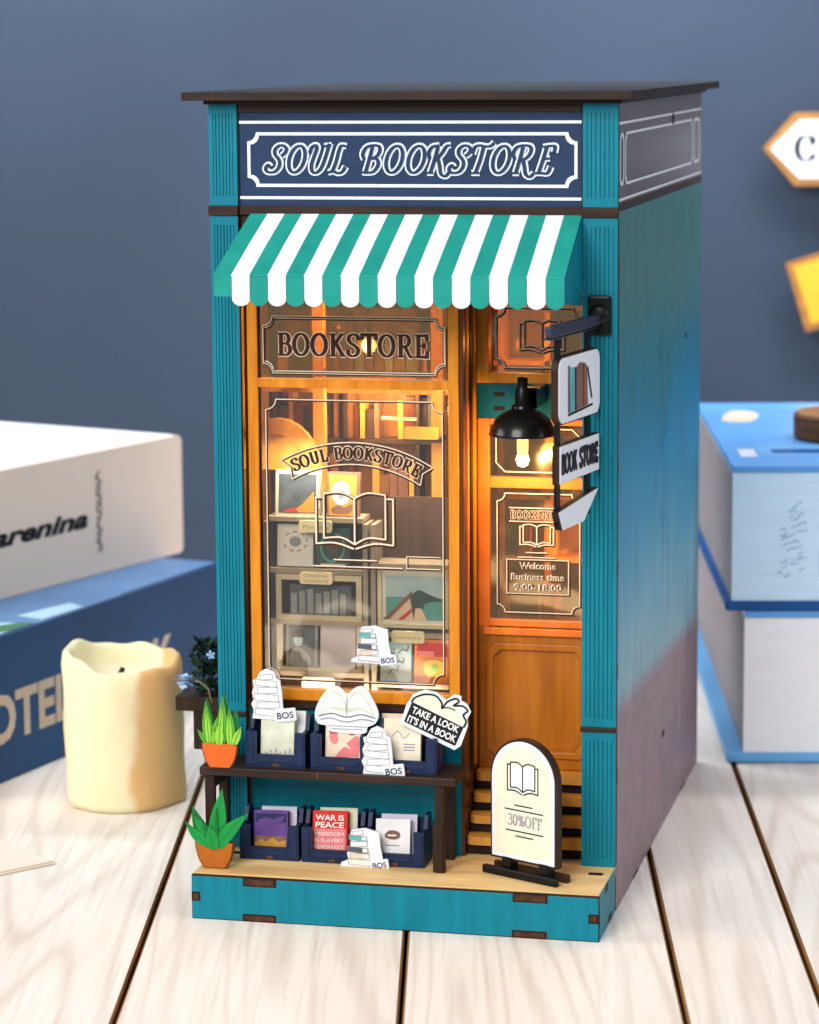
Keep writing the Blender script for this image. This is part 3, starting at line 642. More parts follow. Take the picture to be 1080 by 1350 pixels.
mb.box(6.50, 8.92, DY, 2.22, 11.7, 11.85); mb.box(6.50, 8.92, DY, 2.22, 10.12, 10.40)
mb.use('orange_trim').box(6.50, 8.92, DY, 2.22, 6.62, 6.80); mb.box(6.35, 9.1, DY-.10, DY, 6.42, 6.60)
mb.use('amber_panel').box(6.2, 9.2, DY, 2.22, 3.0, 6.6)
mb.ring(FD, chamf(6.42, 9.02, 3.3, 6.2, .22), chamf(6.60, 8.86, 3.46, 6.04, .2), 0, .07)
mb.use('amber_panel').prism(FD, chamf(6.66, 8.80, 3.54, 5.98, .18), 0, .02)
door = part(mb, 'door', .02)
mb = MB().use('glass_amber').box(6.5, 8.92, DY+.08, DY+.11, 10.40, 11.70); part(mb, 'pane', 0, door)
mb = MB().use('glass_amber').box(6.5, 8.92, DY+.08, DY+.11, 6.80, 10.12); part(mb, 'pane', 0, door)
mb = MB(); engr(mb, FD2, chamf(6.66, 8.78, 10.52, 11.6, .22), 0, .045); engr(mb, FD2, notched(6.68, 8.76, 6.98, 9.98, .2), 0, .045)
engr(mb, FD2, [(6.98, 9.62), (8.45, 9.62)], 0, .04, False); engr(mb, FD2, [(6.98, 9.28), (8.45, 9.28)], 0, .04, False)
mb.use('engrave'); stext(mb, FD2, 'BOOKSTORE', 7.02, 9.36, .18, .06, .05, .012, ROMAN, .12, 1.4)
mb.use('engrave_dark'); stext(mb, FD2, 'BOOKSTORE', 7.02, 9.36, .18, .038, .02, .02, ROMAN, .12, 1.4)
openbook(mb, FD2, 7.68, 8.93, .85, .56, lambda p, c: engr(mb, FD2, p, .002, .045, c))
engr(mb, FD2, [(7.4, 8.5), (7.95, 8.5)], 0, .04, False); engr(mb, FD2, [(7.2, 8.38), (8.15, 8.38)], 0, .04, False)
for txt, z, w_ in (('Welcome', 8.1, .92), ('Business time', 7.82, 1.35), ('9:00-18:00', 7.56, 1.2)):
    mb.use('engrave'); ftext(mb, FD2, txt, 7.70, z-.01, .23, .010, w_, .03, align='C')
    mb.use('engrave_dark'); ftext(mb, FD2, txt, 7.73, z-.02, .22, .018, w_, .0, align='C')
engr(mb, FD2, rectpts(6.92, 8.48, 7.46, 8.32), 0, .04)
part(mb, 'pane_engraving', 0, door)
# interior shell ------------------------------------------------------------------
mb = MB().use('int_wood').box(.24, 9.76, 4.6, 4.8, 1.1, 16.5); part(mb, 'inner_wall')
mb = MB().use('int_dark').box(.25, 9.75, .52, 4.6, 15.36, 15.5); part(mb, 'ceiling')
for x in (.245, 6.0): part(MB().use('int_wood').box(x, x+.09, .52, 4.6, 1.2, 15.35), 'inner_side_wall')
mb = MB().use('int_wood').box(.25, 9.75, 2.3, 4.6, 2.8, 3.0); part(mb, 'inner_floor')
mb = MB().use('gold_wood').box(2.0, 2.28, 2.0, 2.3, 4, 15.3); mb.box(4.9, 5.2, 2.6, 2.9, 4, 15.3)
mb.prism(Fr((0, 1.5, 0)), arc(1.2, 10.3, 1.15, 1.5, 10, 170, 12)+arc(1.2, 10.3, .8, 1.1, 170, 10, 12), -.2, 0)
mb.use('gold_wood').prism(Fr((0, 1.6, 0)), arc(1.2, 10.3, .8, 1.1, 10, 170, 12), -.1, 0)
mb.box(.3, 5.9, 2.9, 3.0, 12.3, 12.6)
part(mb, 'inner_beam')
mb = MB().use('gold_wood')
for x in (6.4, 7.6, 8.8): mb.box(x, x+.14, 3.6, 4.5, 3, 15.3)
for z in (6.3, 8.0, 9.6, 11.3, 13.0, 14.4): mb.box(6.3, 9.5, 3.6, 4.5, z, z+.12)
mb.use('int_dark').box(6.3, 7.7, 3.8, 4.0, 8.1, 9.5)
for i in range(24):
    x = 6.6+random.random()*2.2; z = random.choice([6.42, 8.12, 9.72, 11.42]); mb.use(random.choice(['ex_orange', 'ex_brown', 'ex_gold', 'ex_red', 'int_light', 'gold_wood'])).box(x, x+.18+random.random()*.2, 3.62, 4.1, z, z+.8+random.random()*.5)
part(mb, 'reflection_bookcase')  # added bookcase, its warm shapes stand in for golden reflections in the door panes
rs = random.Random(11); mb = MB().use('int_dark')
for x in (.4, 2.3, 4.2, 5.9): mb.box(x, x+.1, 3.9, 4.58, 3, 15.2)
for z in (9.2, 10.9, 12.6, 14.3): mb.box(.45, 5.95, 3.9, 4.57, z, z+.1)
for z in (9.31, 11.01, 12.71):
    x = .55
    while x < 5.7:
        w_ = rs.uniform(.12, .3); mb.use(rs.choice(['int_dark', 'alcove_wood', 'ex_brown', 'int_wood', 'gold_wood', 'ex_dgrey', 'dark_wood'])).box(x, x+w_, 4.0, 4.5, z, z+rs.uniform(.7, 1.3)); x += w_+rs.choice([.02, .02, .04, .5])
part(mb, 'rear_bookcase')

# ================================================================== WINDOW DISPLAY
def book(fr, w_, h_, t, cover, name='book', art=None, label='', group=None, pages='paper_warm', parent=None):
    """upright book seen from its cover: fr origin bottom-left of the cover, n towards the viewer"""
    mb = MB().use(cover)
    mb.box(0, w_, 0, .04, 0, h_, fr); mb.box(0, w_, t-.04, t, 0, h_, fr); mb.box(0, .04, .04, t-.04, 0, h_, fr)
    mb.use(pages).box(.04, w_-.035, .04, t-.04, .03, h_-.03, fr)
    if art: art(mb, fr)
    o = mb.build(name, origin=fr.p(w_/2, 0, -t/2)); tag(o, label, 'book', group); return o
def picture(fr, w_, h_, art, label, frame='int_light', name='picture'):
    root = empty(name, fr.p(w_/2, 0, 0), label, 'picture')
    mb = MB().use(frame); mb.ring(fr, rectpts(0, w_, 0, h_), rectpts(.1, w_-.1, .1, h_-.1), -.12, .0)
    f = mb.build('picture_frame', root)
    mb = MB().use('paper').prism(fr, rectpts(.1, w_-.1, .1, h_-.1), -.1, -.06); art(mb, fr); mb.build('canvas', root); return root
case = empty('display_bookcase', (3.4, 1.2, 1.2), 'grey brown display bookcase standing inside the shop window', 'bookcase')
mb = MB().use('int_dark').box(1.0, 5.86, 1.56, 1.66, 5.0, 9.9); mb.build('back_panel', case)
for x in (1.02, 3.55, 3.75, 5.72): MB().use('int_shelf').box(x, x+.12, .75, 1.56, 5.0, 9.3).build('upright_panel', case)
for x0, x1, zs in ((1.14, 3.55, (5.55, 6.85, 8.15, 9.45)), (3.87, 5.72, (5.35, 6.62, 8.35, ))):
    for z in zs: MB().use('int_shelf').box(x0, x1, .72, 1.56, z-.12, z).build('shelf', case)
MB().use('int_shelf').box(1.02, 5.84, .75, 1.56, 4.91, 5.0).build('shelf', case)
for (x, z, t_) in ((1.95, 9.38, 'People'), (1.95, 8.08, 'Children\nLiterature'), (1.98, 5.42, 'Children\nBook'), (4.28, 6.68, 'Literature')):
    fr = Fr((x, .66, z-.30)); mb = MB().use('label_cream').prism(fr, rounded(0, .84, 0, .3, .07), -.04, 0)
    mb.use('grey_ink')
    ls = t_.split('\n')
    for i, l in enumerate(ls): ftext(mb, fr, l, .42, .17-.12*i if len(ls) > 1 else .1, .13, .004, .62, 0, align='C')
    mb.build('shelf_label', case)
V = lambda x, y, z: Fr((x, y, z), (1, 0, 0), (0, .10, 1))
def a_volcano(mb, fr):
    mb.use('ex_dgrey').rect(fr, .08, 1.04, .08, 1.05, .005); mb.use('ex_orange').flat(fr, [(.4, .1), (1.0, .1), (.98, .62), (.7, .3)], .01); mb.use('ex_red').flat(fr, [(.15, .1), (.6, .1), (.5, .22)], .015)
def a_oval(mb, fr):
    mb.use('gold_wood').rect(fr, .05, .75, .05, 1.05, .005); mb.use('paper').flat(fr, arc(.36, .6, .24, .3, 0, 360, 18)[:-1], .01); mb.use('ex_brown').flat(fr, smooth([(.1, .2), (.3, .3), (.45, .25), (.65, .34), (.6, .12), (.2, .1)], 3, True), .012); mb.use('ex_grey').flat(fr, arc(.36, .6, .1, .14, 0, 360, 12)[:-1], .015)
book(V(1.3, .85, 9.45), 1.12, 1.15, .25, 'int_light', art=a_volcano, label='book with an orange volcano picture on the top shelf at left in the window')
book(V(2.62, .85, 9.45), .8, 1.12, .25, 'ex_brown', art=a_oval, label='book with a white oval portrait seen behind the engraved open book')
def a_circle(mb, fr):
    mb.use('grey_ink')
    for k in range(9):
        if k != 4: mb.stroke(fr, arc(.46, .62, .3, .24, k*40, k*40+22, 4), .005+k*.0004, .035)
    mb.use('ex_grey').flat(fr, arc(.46, .62, .15, .13, 0, 360, 12)[:-1], .006)
def a_wreath(mb, fr):
    mb.use('ex_teal').stroke(fr, arc(.42, .5, .3, .36, 0, 360, 20), .005, .05); mb.use('ex_brown').flat(fr, arc(.42, .5, .15, .16, 0, 360, 12)[:-1], .006); mb.use('paper').rect(fr, .12, .75, .04, .09, .006)
book(V(1.32, .88, 8.18), .92, 1.05, .22, 'white', art=a_circle, label='white book with a dotted ring on its cover, second shelf in the window')
book(V(2.32, .88, 8.18), .86, .98, .22, 'ex_dteal', art=a_wreath, label='dark green book with a round teal wreath next to the white ringed book')
def a_portrait(mb, fr):
    mb.use('ex_dgrey').rect(fr, .06, .74, .06, 1.12, .005); mb.use('ex_lblue').flat(fr, arc(.3, .72, .12, .16, 0, 360, 12)[:-1], .008); mb.use('ink').flat(fr, arc(.3, .84, .17, .14, -20, 200, 10), .010); mb.use('ex_grey').flat(fr, smooth([(.1, .1), (.12, .42), (.3, .55), (.55, .4), (.62, .1)], 3, True), .007)
book(V(1.52, .86, 5.58), .8, 1.2, .2, 'ex_grey', art=a_portrait, label='grey book with a photograph of a dark haired figure in the window')
book(V(2.4, .86, 5.58), .9, 1.22, .2, 'ex_lav', label='plain lavender book beside the portrait book in the window')
mb = MB().use('int_light'); FI = Fr((1.3, .8, 5.55)); mb.ring(FI, rectpts(0, 2.2, 0, 2.45), rectpts(.14, 2.06, .08, 2.3), -.1, 0); mb.box(.14, 2.06, .0, .1, 1.3, 1.42, FI)
mb.build('niche_frame', case)
mb = MB().use('ex_dgrey').box(1.62, 3.2, .95, 1.5, 6.98, 7.7); mb.use('ex_grey')
for i in range(7): mb.box(1.66+i*.21, 1.66+i*.21+.16, .9, 1.3, 6.99, 7.5+.05*(i % 3))
tag(mb.build('book_row', origin=(2.4, 1.1, 6.98)), 'row of dim grey spines in the upper half of the left niche', 'books')
def a_beach(mb, fr):
    mb.use('ex_lblue').rect(fr, .2, 1.78, .75, 1.3, -.055); mb.use('ex_teal').rect(fr, .2, 1.78, .2, .76, -.055)
    mb.use('ex_dteal').flat(fr, smooth([(.75, .6), (1.0, .95), (1.3, .85), (1.6, .74), (1.7, .7), (1.2, .62), (1.1, .3), (.9, .2)], 3, True), -.05)
    mb.use('ex_skin').flat(fr, [(.12, .2), (.8, .86), (.9, .2)], -.045); mb.use('ex_brown').flat(fr, [(.12, .2), (.85, .92), (.9, .84), (.28, .2)], -.04); mb.use('ex_red').flat(fr, [(.5, .2), (.85, .5), (.86, .4), (.64, .2)], -.038)
    mb.use('ex_skin').flat(fr, [(.9, .2), (1.25, .2), (1.1, .5), (.95, .5)], -.042)
picture(Fr((3.92, .74, 6.74)), 1.82, 1.55, a_beach, 'framed beach picture with a red striped hut and teal sea in the window', 'int_light')
def a_grey(mb, fr):
    mb.use('ex_dgrey')
    for a, b_ in ((.2, .7), (.45, .5), (.3, .3), (.55, .8)): mb.stroke(fr, smooth([(a-.1, b_-.1), (a, b_), (a+.12, b_-.03), (a+.15, b_+.1)], 3), .006+a*.002, .03)
book(V(3.95, .84, 5.36), .78, .98, .2, 'ex_lblue', art=a_grey, label='pale grey book with squiggled sketch low in the window beside the orange book')
def a_sunset(mb, fr):
    mb.use('ex_red').rect(fr, .06, .84, .66, 1.0, .005); mb.use('ex_orange').rect(fr, .06, .84, .06, .66, .005); mb.use('ex_yellow').flat(fr, smooth([(.3, .2), (.25, .5), (.5, .6), (.75, .5), (.72, .25), (.5, .15)], 3, True), .01); mb.use('ex_pink').rect(fr, .06, .5, .66, .8, .012)
    mb.use('leaf_light').rect(fr, .45, .6, .3, .45, .014)
book(V(4.82, .80, 5.36), .9, 1.08, .22, 'ex_orange', art=a_sunset, label='orange, pink and yellow book at the lower right corner of the window')
# items on a small upper right shelf in the dusk of the window
mb = MB().use('gold_wood').prism(Fr((4.35, 1.9, 11.3)), rounded(0, .9, 0, .3, .06), -.1, 0); mb.use('engrave').prism(Fr((3.75, 2.0, 11.75)), rectpts(0, .9, 0, .08), -.05, 0)
mb.use('int_dark').box(4.36, 5.24, 2.0, 2.9, 11.2, 11.3)
tag(mb.build('hanging_plaque', origin=(4.8, 1.95, 11.3)), 'small glowing gold plaque in the dim upper part of the shop window', 'plaque')
root = empty('window_bulb', (3.72, .9, 13.9), 'bright warm bulb shining behind the window lettering above', 'lamp')
MB().use('bulb_glow').lathe((3.72, .9, 13.72), [(0, -.2), (.14, -.14), (.2, 0), (.14, .14), (0, .2)], 20).build('bulb', root)
MB().use('black_metal').lathe((3.72, .9, 13.86), [(.08, 0), (.08, .3), (.02, .3), (.02, 1.48)], 12).build('lamp_cord', root)
point('window_bulb_light', (3.72, .60, 13.70), .07, (1, .62, .25))
point('window_back_light', (3.6, 3.2, 12.2), .05, (1, .64, .28))
point('window_corner_light', (5.4, 1.2, 12.1), .014, (1, .70, .34))
point('door_back_light', (8.2, 3.1, 8.6), .024, (1, .60, .22))  # added unseen light for the golden look of the door panes
point('door_top_light', (7.2, 3.0, 13.6), .014, (1, .60, .22))
area('display_strip_fill', (3.45, .52, 11.3), (3.45, .95, 4.0), 4.4, .034, (1, .92, .80), .12)  # added hidden fill that brightens the display from above, no real fitting
area('display_foot_fill', (3.45, .56, 4.98), (3.45, .80, 7.5), 4.2, .012, (1, .94, .86), .08)  # added fill hidden behind the bottom rail to lift the lower shelves
point('transom_light', (3.0, 1.7, 14.2), .035, (1, .70, .34))  # extra unseen light added to make the transom a brighter gold

# ================================================================== LAMP over the door
LX, LY = 7.60, .60
lamp = empty('pendant_lamp', (LX, LY, 11.0), 'black dome lamp with a glowing bulb hanging in front of the shop door', 'lamp')
mb = MB().use('black_metal').lathe((LX, LY, 11.66), [(.81, -.02), (.83, .0), (.81, .05), (.77, .16), (.66, .38), (.46, .54), (.26, .62), (.24, .66), (0, .66)], 40)
mb.lathe((LX, LY, 11.66), [(.79, .0), (.74, .14), (.62, .35), (.42, .5), (.2, .58), (0, .58)], 40); mb.build('lamp_shade', lamp)
mb = MB().use('black_metal').lathe((LX, LY, 12.26), [(.26, 0), (.27, .10), (.19, .14), (.19, .48), (.13, .54), (.13, .78), (0, .8)], 20)
mb.box(LX-.02, LX+.34, LY-.0, LY+.14, 12.28, 12.8); mb.box(LX+.1, LX+.36, LY, 1.98, 12.3, 12.75); mb.build('lamp_neck', lamp)
MB().use('bulb_neck').lathe((LX, LY, 11.16), [(0, -.02), (.13, 0), (.14, .2), (.14, .52), (0, .56)], 16).build('bulb_neck', lamp)
MB().use('bulb_glow').lathe((LX, LY, 11.04), [(0, -.18), (.12, -.14), (.17, 0), (.13, .12), (0, .16)], 18).build('bulb', lamp)
point('pendant_light', (LX, LY-.05, 10.64), .042, (1, .60, .26), .15)

# ================================================================== HANGING SIGN
hs = empty('hanging_sign', (9.55, 0, 14.6), 'black bracket by the awning carrying three white hanging boards', 'sign')
U = Vector((.5, 2.7, 0)).normalized()                   # boards run from the street (left in view) back to the pilaster
HB = Fr((9.07, -2.92, 0), U, (0, 0, 1))                 # n faces right/front
mb = MB().use('black'); mb.box(9.30, 9.86, -.14, -.0, 14.15, 15.1); 
mb.lathe((9.58, -.14, 14.65), [(.0, .12), (.2, .12), (.26, .0)], 18, (0, -1, 0))
mb.build('wall_plate', hs, bevel=.06)
mb = MB().use('bar_metal').box(-.55, 2.8, -.05, .12, 14.40, 14.66, HB); mb.use('black').box(-.6, 2.85, -.06, .13, 14.34, 14.40, HB); mb.build('bracket_arm', hs, bevel=.03)
mb = MB().use('black')
for a in (.28, 2.3): mb.box(a-.12, a+.10, .07, .15, 9.95, 14.4, HB)
mb.build('strap', hs)
def board(pts, z0, art, name='sign_board'):
    mb = MB().use('dark_wood_v').prism(HB, [(a, z0+b) for a, b in pts], -.02-.14, 0)
    cxx = sum(p_[0] for p_ in pts)/len(pts); cyy = sum(p_[1] for p_ in pts)/len(pts)
    mb.use('white').prism(HB, [(cxx+(a-cxx)*.965, z0+cyy+(b-cyy)*.955) for a, b in pts], 0, .025)
    art(mb, z0); mb.build(name, hs)
def a_books(mb, z0):
    def q(name, pts, c=.03): mb.use(name).flat(HB, [(a, z0+b) for a, b in pts], c)
    q('ink', [(.62, .22), (2.30, .30), (2.3, .24), (.62, .16)])
    q('ex_dgrey', [(.62, .24), (.78, .24), (.74, 1.34), (.62, 1.34)]); q('ex_teal', [(.80, .24), (1.06, .24), (1.04, 1.28), (.78, 1.28)])
    q('ex_navy', [(1.08, .25), (1.22, .25), (1.2, 1.26), (1.06, 1.26)])
    q('ex_brown', [(1.24, .26), (1.68, .28), (1.62, 1.3), (1.45, 1.36), (1.22, 1.28)]); q('ex_brown', [(1.70, .28), (1.98, .3), (1.9, 1.22), (1.66, 1.34)], .032)
    q('ink', [(2.18, .42), (2.28, .42), (1.98, 1.2), (1.90, 1.16)], .034); q('ink', [(1.66, .28), (1.70, .28), (1.66, 1.32), (1.63, 1.3)], .036)
board(rounded(0, 2.86, 0, 1.58, .28), 12.32, a_books)
def a_word(mb, z0): mb.use('ink'); stext(mb, HB, 'BOOK STORE', .2, z0+.24, .44, .12, .055, .03, ROMAN, .10, 2.44)
board(rectpts(0.08, 2.82, 0, .90), 10.95, a_word)
board([(.02, .34), (2.78, .34+.22), (1.75, -.12), (.3, -.12)], 9.98, lambda mb, z: None)

# ================================================================== STREET BENCH, CRATES
DZ = 1.135
bench = empty('display_bench', (3.1, -.6, DZ), 'dark brown wooden bench in front of the shop window holding crates', 'bench')
mb = MB().use('dark_wood').box(-.10, 6.32, -1.42, .14, 3.32, 3.52); mb.use('tab_brown').box(2.86, 2.91, -1.426, -1.38, 3.34, 3.521); mb.build('bench_top', bench, bevel=.02)
for x in (.0, 5.78):
    for y in (-1.32, -.12): MB().use('dark_wood_v').box(x, x+.24, y, y+.2, DZ, 3.32).build('leg', bench, bevel=.02)
MB().use('dark_wood').box(5.80, 6.0, -1.12, -.12, 2.95, 3.32).build('apron', bench); MB().use('dark_wood').box(.02, .22, -1.12, -.12, 2.95, 3.32).build('apron', bench)
MB().use('dark_wood_v').box(5.74, 5.98, -1.36, -1.33, DZ+.02, 2.35).build('brace', bench, bevel=.01)

CRW = 1.50
def crate():
    root = empty('crate', (CRW/2, 0, 0), 'x', 'crate', 'navy crates of books in front of the shop')
    fr = Fr((0, -.45, 0)); t = .1; h_ = .88
    mb = MB().use('crate_navy'); mb.prism(fr, [(0, 0), (CRW, 0), (CRW, h_), (CRW-.26, h_), (CRW-.26, .32), (.26, .32), (.26, h_), (0, h_)], -t, 0)
    mb.use('tab_brown').box(CRW/2-.09, CRW/2+.09, -.455, -.36, .02, .1)
    mb.use('crate_navy').box(.04, .2, -.47, -.45, .06, h_-.08); mb.box(CRW-.2, CRW-.04, -.47, -.45, .06, h_-.08); mb.box(.3, CRW-.3, -.47, -.45, .12, .22)
    mb.build('front_panel', root, bevel=.012)
    for x in (0, CRW-t):
        mb = MB().use('crate_navy'); mb.prism(Fr((x, 0, 0), (0, 1, 0), (0, 0, 1)), [(-.35, 0), (.45, 0), (.45, 1.2), (.1, 1.2), (-.05, h_), (-.35, h_)], 0, t)
        mb.use('tab_brown').box(x-.008, x+t+.008, -.1, .08, .4, .52); mb.build('side_panel', root)
    MB().use('crate_navy').box(t, CRW-t, .36, .45, 0, 1.05).build('back_panel', root); MB().use('ply').box(t, CRW-t, -.35, .36, 0, .08).build('crate_floor', root)
    return root
c0 = crate()
UPZ = 3.525
crates = [(1.02, -.72, UPZ, 'left navy crate on the bench holding a pale green book'), (2.66, -.72, UPZ, 'middle navy crate on the bench holding the red and cream book'),
          (4.30, -.72, UPZ, 'right navy crate on the bench holding the cream book'),
          (.78, -.55, DZ, 'left navy crate under the bench holding the purple book'), (2.36, -.55, DZ, 'middle navy crate under the bench holding the red lettered book'),
          (3.94, -.55, DZ, 'right navy crate under the bench holding the white book')]
for i, (x, y, z, lb) in enumerate(crates):
    c = c0 if i == 0 else clone(c0, (x-crates[0][0], y-crates[0][1], z-crates[0][2]))
    if i == 0:
        c0.location = Vector((x+CRW/2, y, z))*S; c0['_w'] = [x+CRW/2, y, z]
        for ch in c0.children: ch['_w'] = [x+CRW/2, y, z]
    c['label'] = lb
def leanbook(ci, w_, h_, cover, art, label, dx=.32, t=.16, dy=0, pages='paper_warm'):
    x, y, z, _ = crates[ci]; fr = Fr((x+dx, y-.27+dy, z+.09), (1, 0, .02), (-.02, .20, 1))
    return book(fr, w_, h_, t, cover, 'book', art, label, 'books standing in the navy crates', pages)
def blank(ci, w_, h_, cover, label, dx, dy): leanbook(ci, w_, h_, cover, None, label, dx, .1, dy)
def a_sage(mb, fr):
    mb.use('ex_grey')
    for k in range(6): mb.stroke(fr, smooth([(.12+k*.12, .1), (.14+k*.12, .24+.05*(k % 3)), (.2+k*.12, .14)], 3), .004+k*.0005, .02)
def a_red(mb, fr):
    mb.use('ex_skin').rect(fr, .03, .84, .03, 1.12, .004)
    mb.use('ex_red').flat(fr, smooth([(.08, .9), (.2, 1.05), (.34, .92), (.26, .72), (.12, .76)], 3, True), .008); mb.flat(fr, smooth([(.55, .86), (.66, 1.02), (.8, .96), (.76, .76), (.6, .74)], 3, True), .008)
    mb.use('ex_pink').flat(fr, smooth([(.2, .1), (.5, .5), (.82, .72), (.82, .2), (.5, .04)], 3, True), .010); mb.use('ex_pink').flat(fr, smooth([(.1, .74), (.3, .74), (.28, .52), (.14, .56)], 3, True), .012)
    mb.use('ex_purple').flat(fr, [(.2, .02), (.75, .02), (.6, .16), (.4, .2)], .014); mb.use('paper').rect(fr, .6, .8, .06, .2, .016)
    mb.use('ex_skin').flat(fr, smooth([(.35, .55), (.45, .95), (.5, .6), (.62, .4), (.48, .45), (.3, .3)], 3, True), .013)
def a_cream(mb, fr):
    mb.use('grey_ink').stroke(fr, smooth([(.2, .75), (.35, .9), (.5, .72), (.65, .86)], 3), .004, .02); mb.use('ex_gold').flat(fr, arc(.18, .2, .12, .08, 0, 360, 10)[:-1], .004)
    for k in range(3): mb.use('grey_ink').rect(fr, .5, .78, .42+.07*k, .45+.07*k, .004)
def a_purple(mb, fr):
    mb.use('ex_navy').rect(fr, .03, .82, .78, 1.0, .004); mb.use('ex_purple').rect(fr, .03, .82, .45, .78, .004); mb.use('ex_brown').rect(fr, .03, .82, .28, .45, .004); mb.use('ex_gold').rect(fr, .03, .82, .03, .28, .004)
    mb.use('ex_purple').flat(fr, smooth([(.1, .8), (.3, .9), (.5, .86), (.75, .95), (.7, .8), (.4, .74)], 3, True), .008); mb.use('ex_gold').flat(fr, [(.03, .27), (.2, .38), (.3, .3), (.5, .42), (.62, .3), (.82, .36), (.82, .2), (.03, .2)], .008)
def a_war(mb, fr):
    mb.use('ex_red').rect(fr, .03, .84, .7, 1.09, .004); mb.use('ex_pink').rect(fr, .03, .84, .03, .7, .004)
    mb.use('paper')
    for t_, z, in (('WAR IS', .91), ('PEACE', .73), ('FREEDOM', .53), ('IS SLAVERY', .37), ('IGNORANCE', .21), ('IS STRENGTH', .06)):
        ftext(mb, fr, t_, .43, z, .19 if z > .6 else .13, .008, .72, .02 if z > .6 else 0, align='C')
def a_white(mb, fr):
    mb.use('ex_brown').flat(fr, smooth([(.22, .62), (.34, .74), (.56, .72), (.62, .6), (.5, .52), (.3, .54)], 3, True), .004); mb.use('grey_ink').rect(fr, .25, .6, .36, .39, .004); mb.use('paper').rect(fr, .3, .52, .6, .64, .008)
leanbook(0, .84, 1.15, 'ex_sage', a_sage, 'pale sage green book in the left crate on the bench')
blank(0, .95, 1.2, 'paper', 'cream book behind the sage green book, left crate on the bench', .42, .3)
leanbook(1, .88, 1.3, 'ex_skin', a_red, 'cream book with red flowers and pink shapes in the middle bench crate')
leanbook(2, .92, 1.2, 'paper_warm', a_cream, 'cream book with a small gold spot in the right bench crate', .14)
blank(2, .95, 1.25, 'ex_skin', 'pinkish book leaning behind the cream one, right bench crate', .02, .28)
leanbook(3, .86, 1.08, 'ex_purple', a_purple, 'purple and gold landscape book in the left crate under the bench', .3)
blank(3, .9, 1.12, 'ex_lav', 'pale grey book behind the purple one under the bench', .42, .26)
leanbook(4, .88, 1.14, 'ex_red', a_war, 'red and pink book with white slogans in the middle crate under the bench', .22)
blank(4, .95, 1.16, 'ex_sage', 'pale book behind the red slogan book under the bench', .34, .26)
leanbook(5, .86, 1.02, 'paper', a_white, 'white book with a small brown vignette in the right crate under the bench', .24)
blank(5, .9, 1.08, 'ex_lav', 'grey white book behind the white vignette book under the bench', .32, .26)

# ================================================================== DIE-CUT STANDEES
def standee(fr, outline, art, label, cat, name, z_edge='paper', group=None):
    mb = MB().use(z_edge).prism(fr, outline, -.07, 0); mb.use('white').flat(fr, outline, .003)
    art(mb); o = mb.build(name, origin=fr.p(0, 0, -.03)); tag(o, label, cat, group); return o
def stack_art(fr, tones, s=1.0, tagpos=(.62, .16)):
    def art(mb):
        rows = [(.10, .02, .62, .16), (.14, .20, .55, .15), (.08, .37, .58, .16), (.16, .55, .48, .15), (.12, .72, .5, .14), (.22, .88, .3, .12)]
        for i, (a, b_, w_, h_) in enumerate(rows):
            tl = (-1)**i*.02
            P = [(s*a, s*(b_+tl)), (s*(a+w_), s*(b_-tl)), (s*(a+w_), s*(b_+h_-tl)), (s*a, s*(b_+h_+tl))]
            mb.use(tones[i % len(tones)]).flat(fr, P, .008)
            mb.use('grey_ink').stroke(fr, P, .012+i*.0005, .014, closed=True)
            mb.use('paper').flat(fr, [(s*(a+w_*.72), s*(b_+.02)), (s*(a+w_-.02), s*(b_+.02)), (s*(a+w_-.02), s*(b_+h_-.03)), (s*(a+w_*.72), s*(b_+h_-.03))], .010)
        tf = fr.turned(8, tagpos[0]*s, tagpos[1]*s-.2*s)
        mb.use('white').prism(tf, rounded(-.08*s, .44*s, -.04*s, .26*s, .04), -.04, .022); mb.use('ex_navy'); ftext(mb, tf, 'BOS', .18*s, .03*s, .22*s, .026, .40*s, .02, align='C')
    return art
def stack_outline(s):
    return [(a*s, b_*s) for a, b_ in [(.02, -.06), (.75, -.08), (.82, .1), (.76, .22), (.75, .38), (.74, .54), (.72, .7), (.70, .86), (.60, .92), (.56, 1.06), (.38, 1.14), (.22, 1.06), (.14, .9), (.04, .84), (.08, .7), (.02, .56), (.06, .4), (.0, .28), (.06, .14)]]
whites = ['paper', 'white', 'paper', 'white', 'paper']
cols = ['paper', 'ex_skin', 'ex_dgrey', 'paper', 'ex_teal', 'paper']
G = 'stacked book stickers'
fr = Fr((1.08, -.82, 4.72)); standee(fr, stack_outline(1.05), stack_art(fr, whites, 1.05, (.66, .12)), 'white book stack sticker standing above the left bench crate', 'sticker', 'book_stack_sticker', group=G)
fr = Fr((3.98, -1.32, 3.55)); standee(fr, stack_outline(1.02), stack_art(fr, whites, 1.02, (.62, .14)), 'white book stack sticker between the middle and right bench crates', 'sticker', 'book_stack_sticker', group=G)
def tilt_outline(s): return [(a*s, b_*s) for a, b_ in [(-.12, -.02), (.85, -.06), (.92, .2), (.86, .5), (.84, .84), (.5, .93), (.16, .88), (.12, .7), (.18, .5), (.04, .3), (.08, .14), (-.1, .06)]]
fr = Fr((3.45, .30, 5.95)); standee(fr, tilt_outline(.98), stack_art(fr, cols, .84, (.82, .14)), 'teal and white book stack sticker on the window glass', 'sticker', 'book_stack_sticker', group=G)
fr = Fr((3.50, -1.14, DZ+.02)); standee(fr, tilt_outline(1.02), stack_art(fr, cols, .88, (.82, .12)), 'teal and white book stack sticker leaning on the crates under the bench', 'sticker', 'book_stack_sticker', group=G)
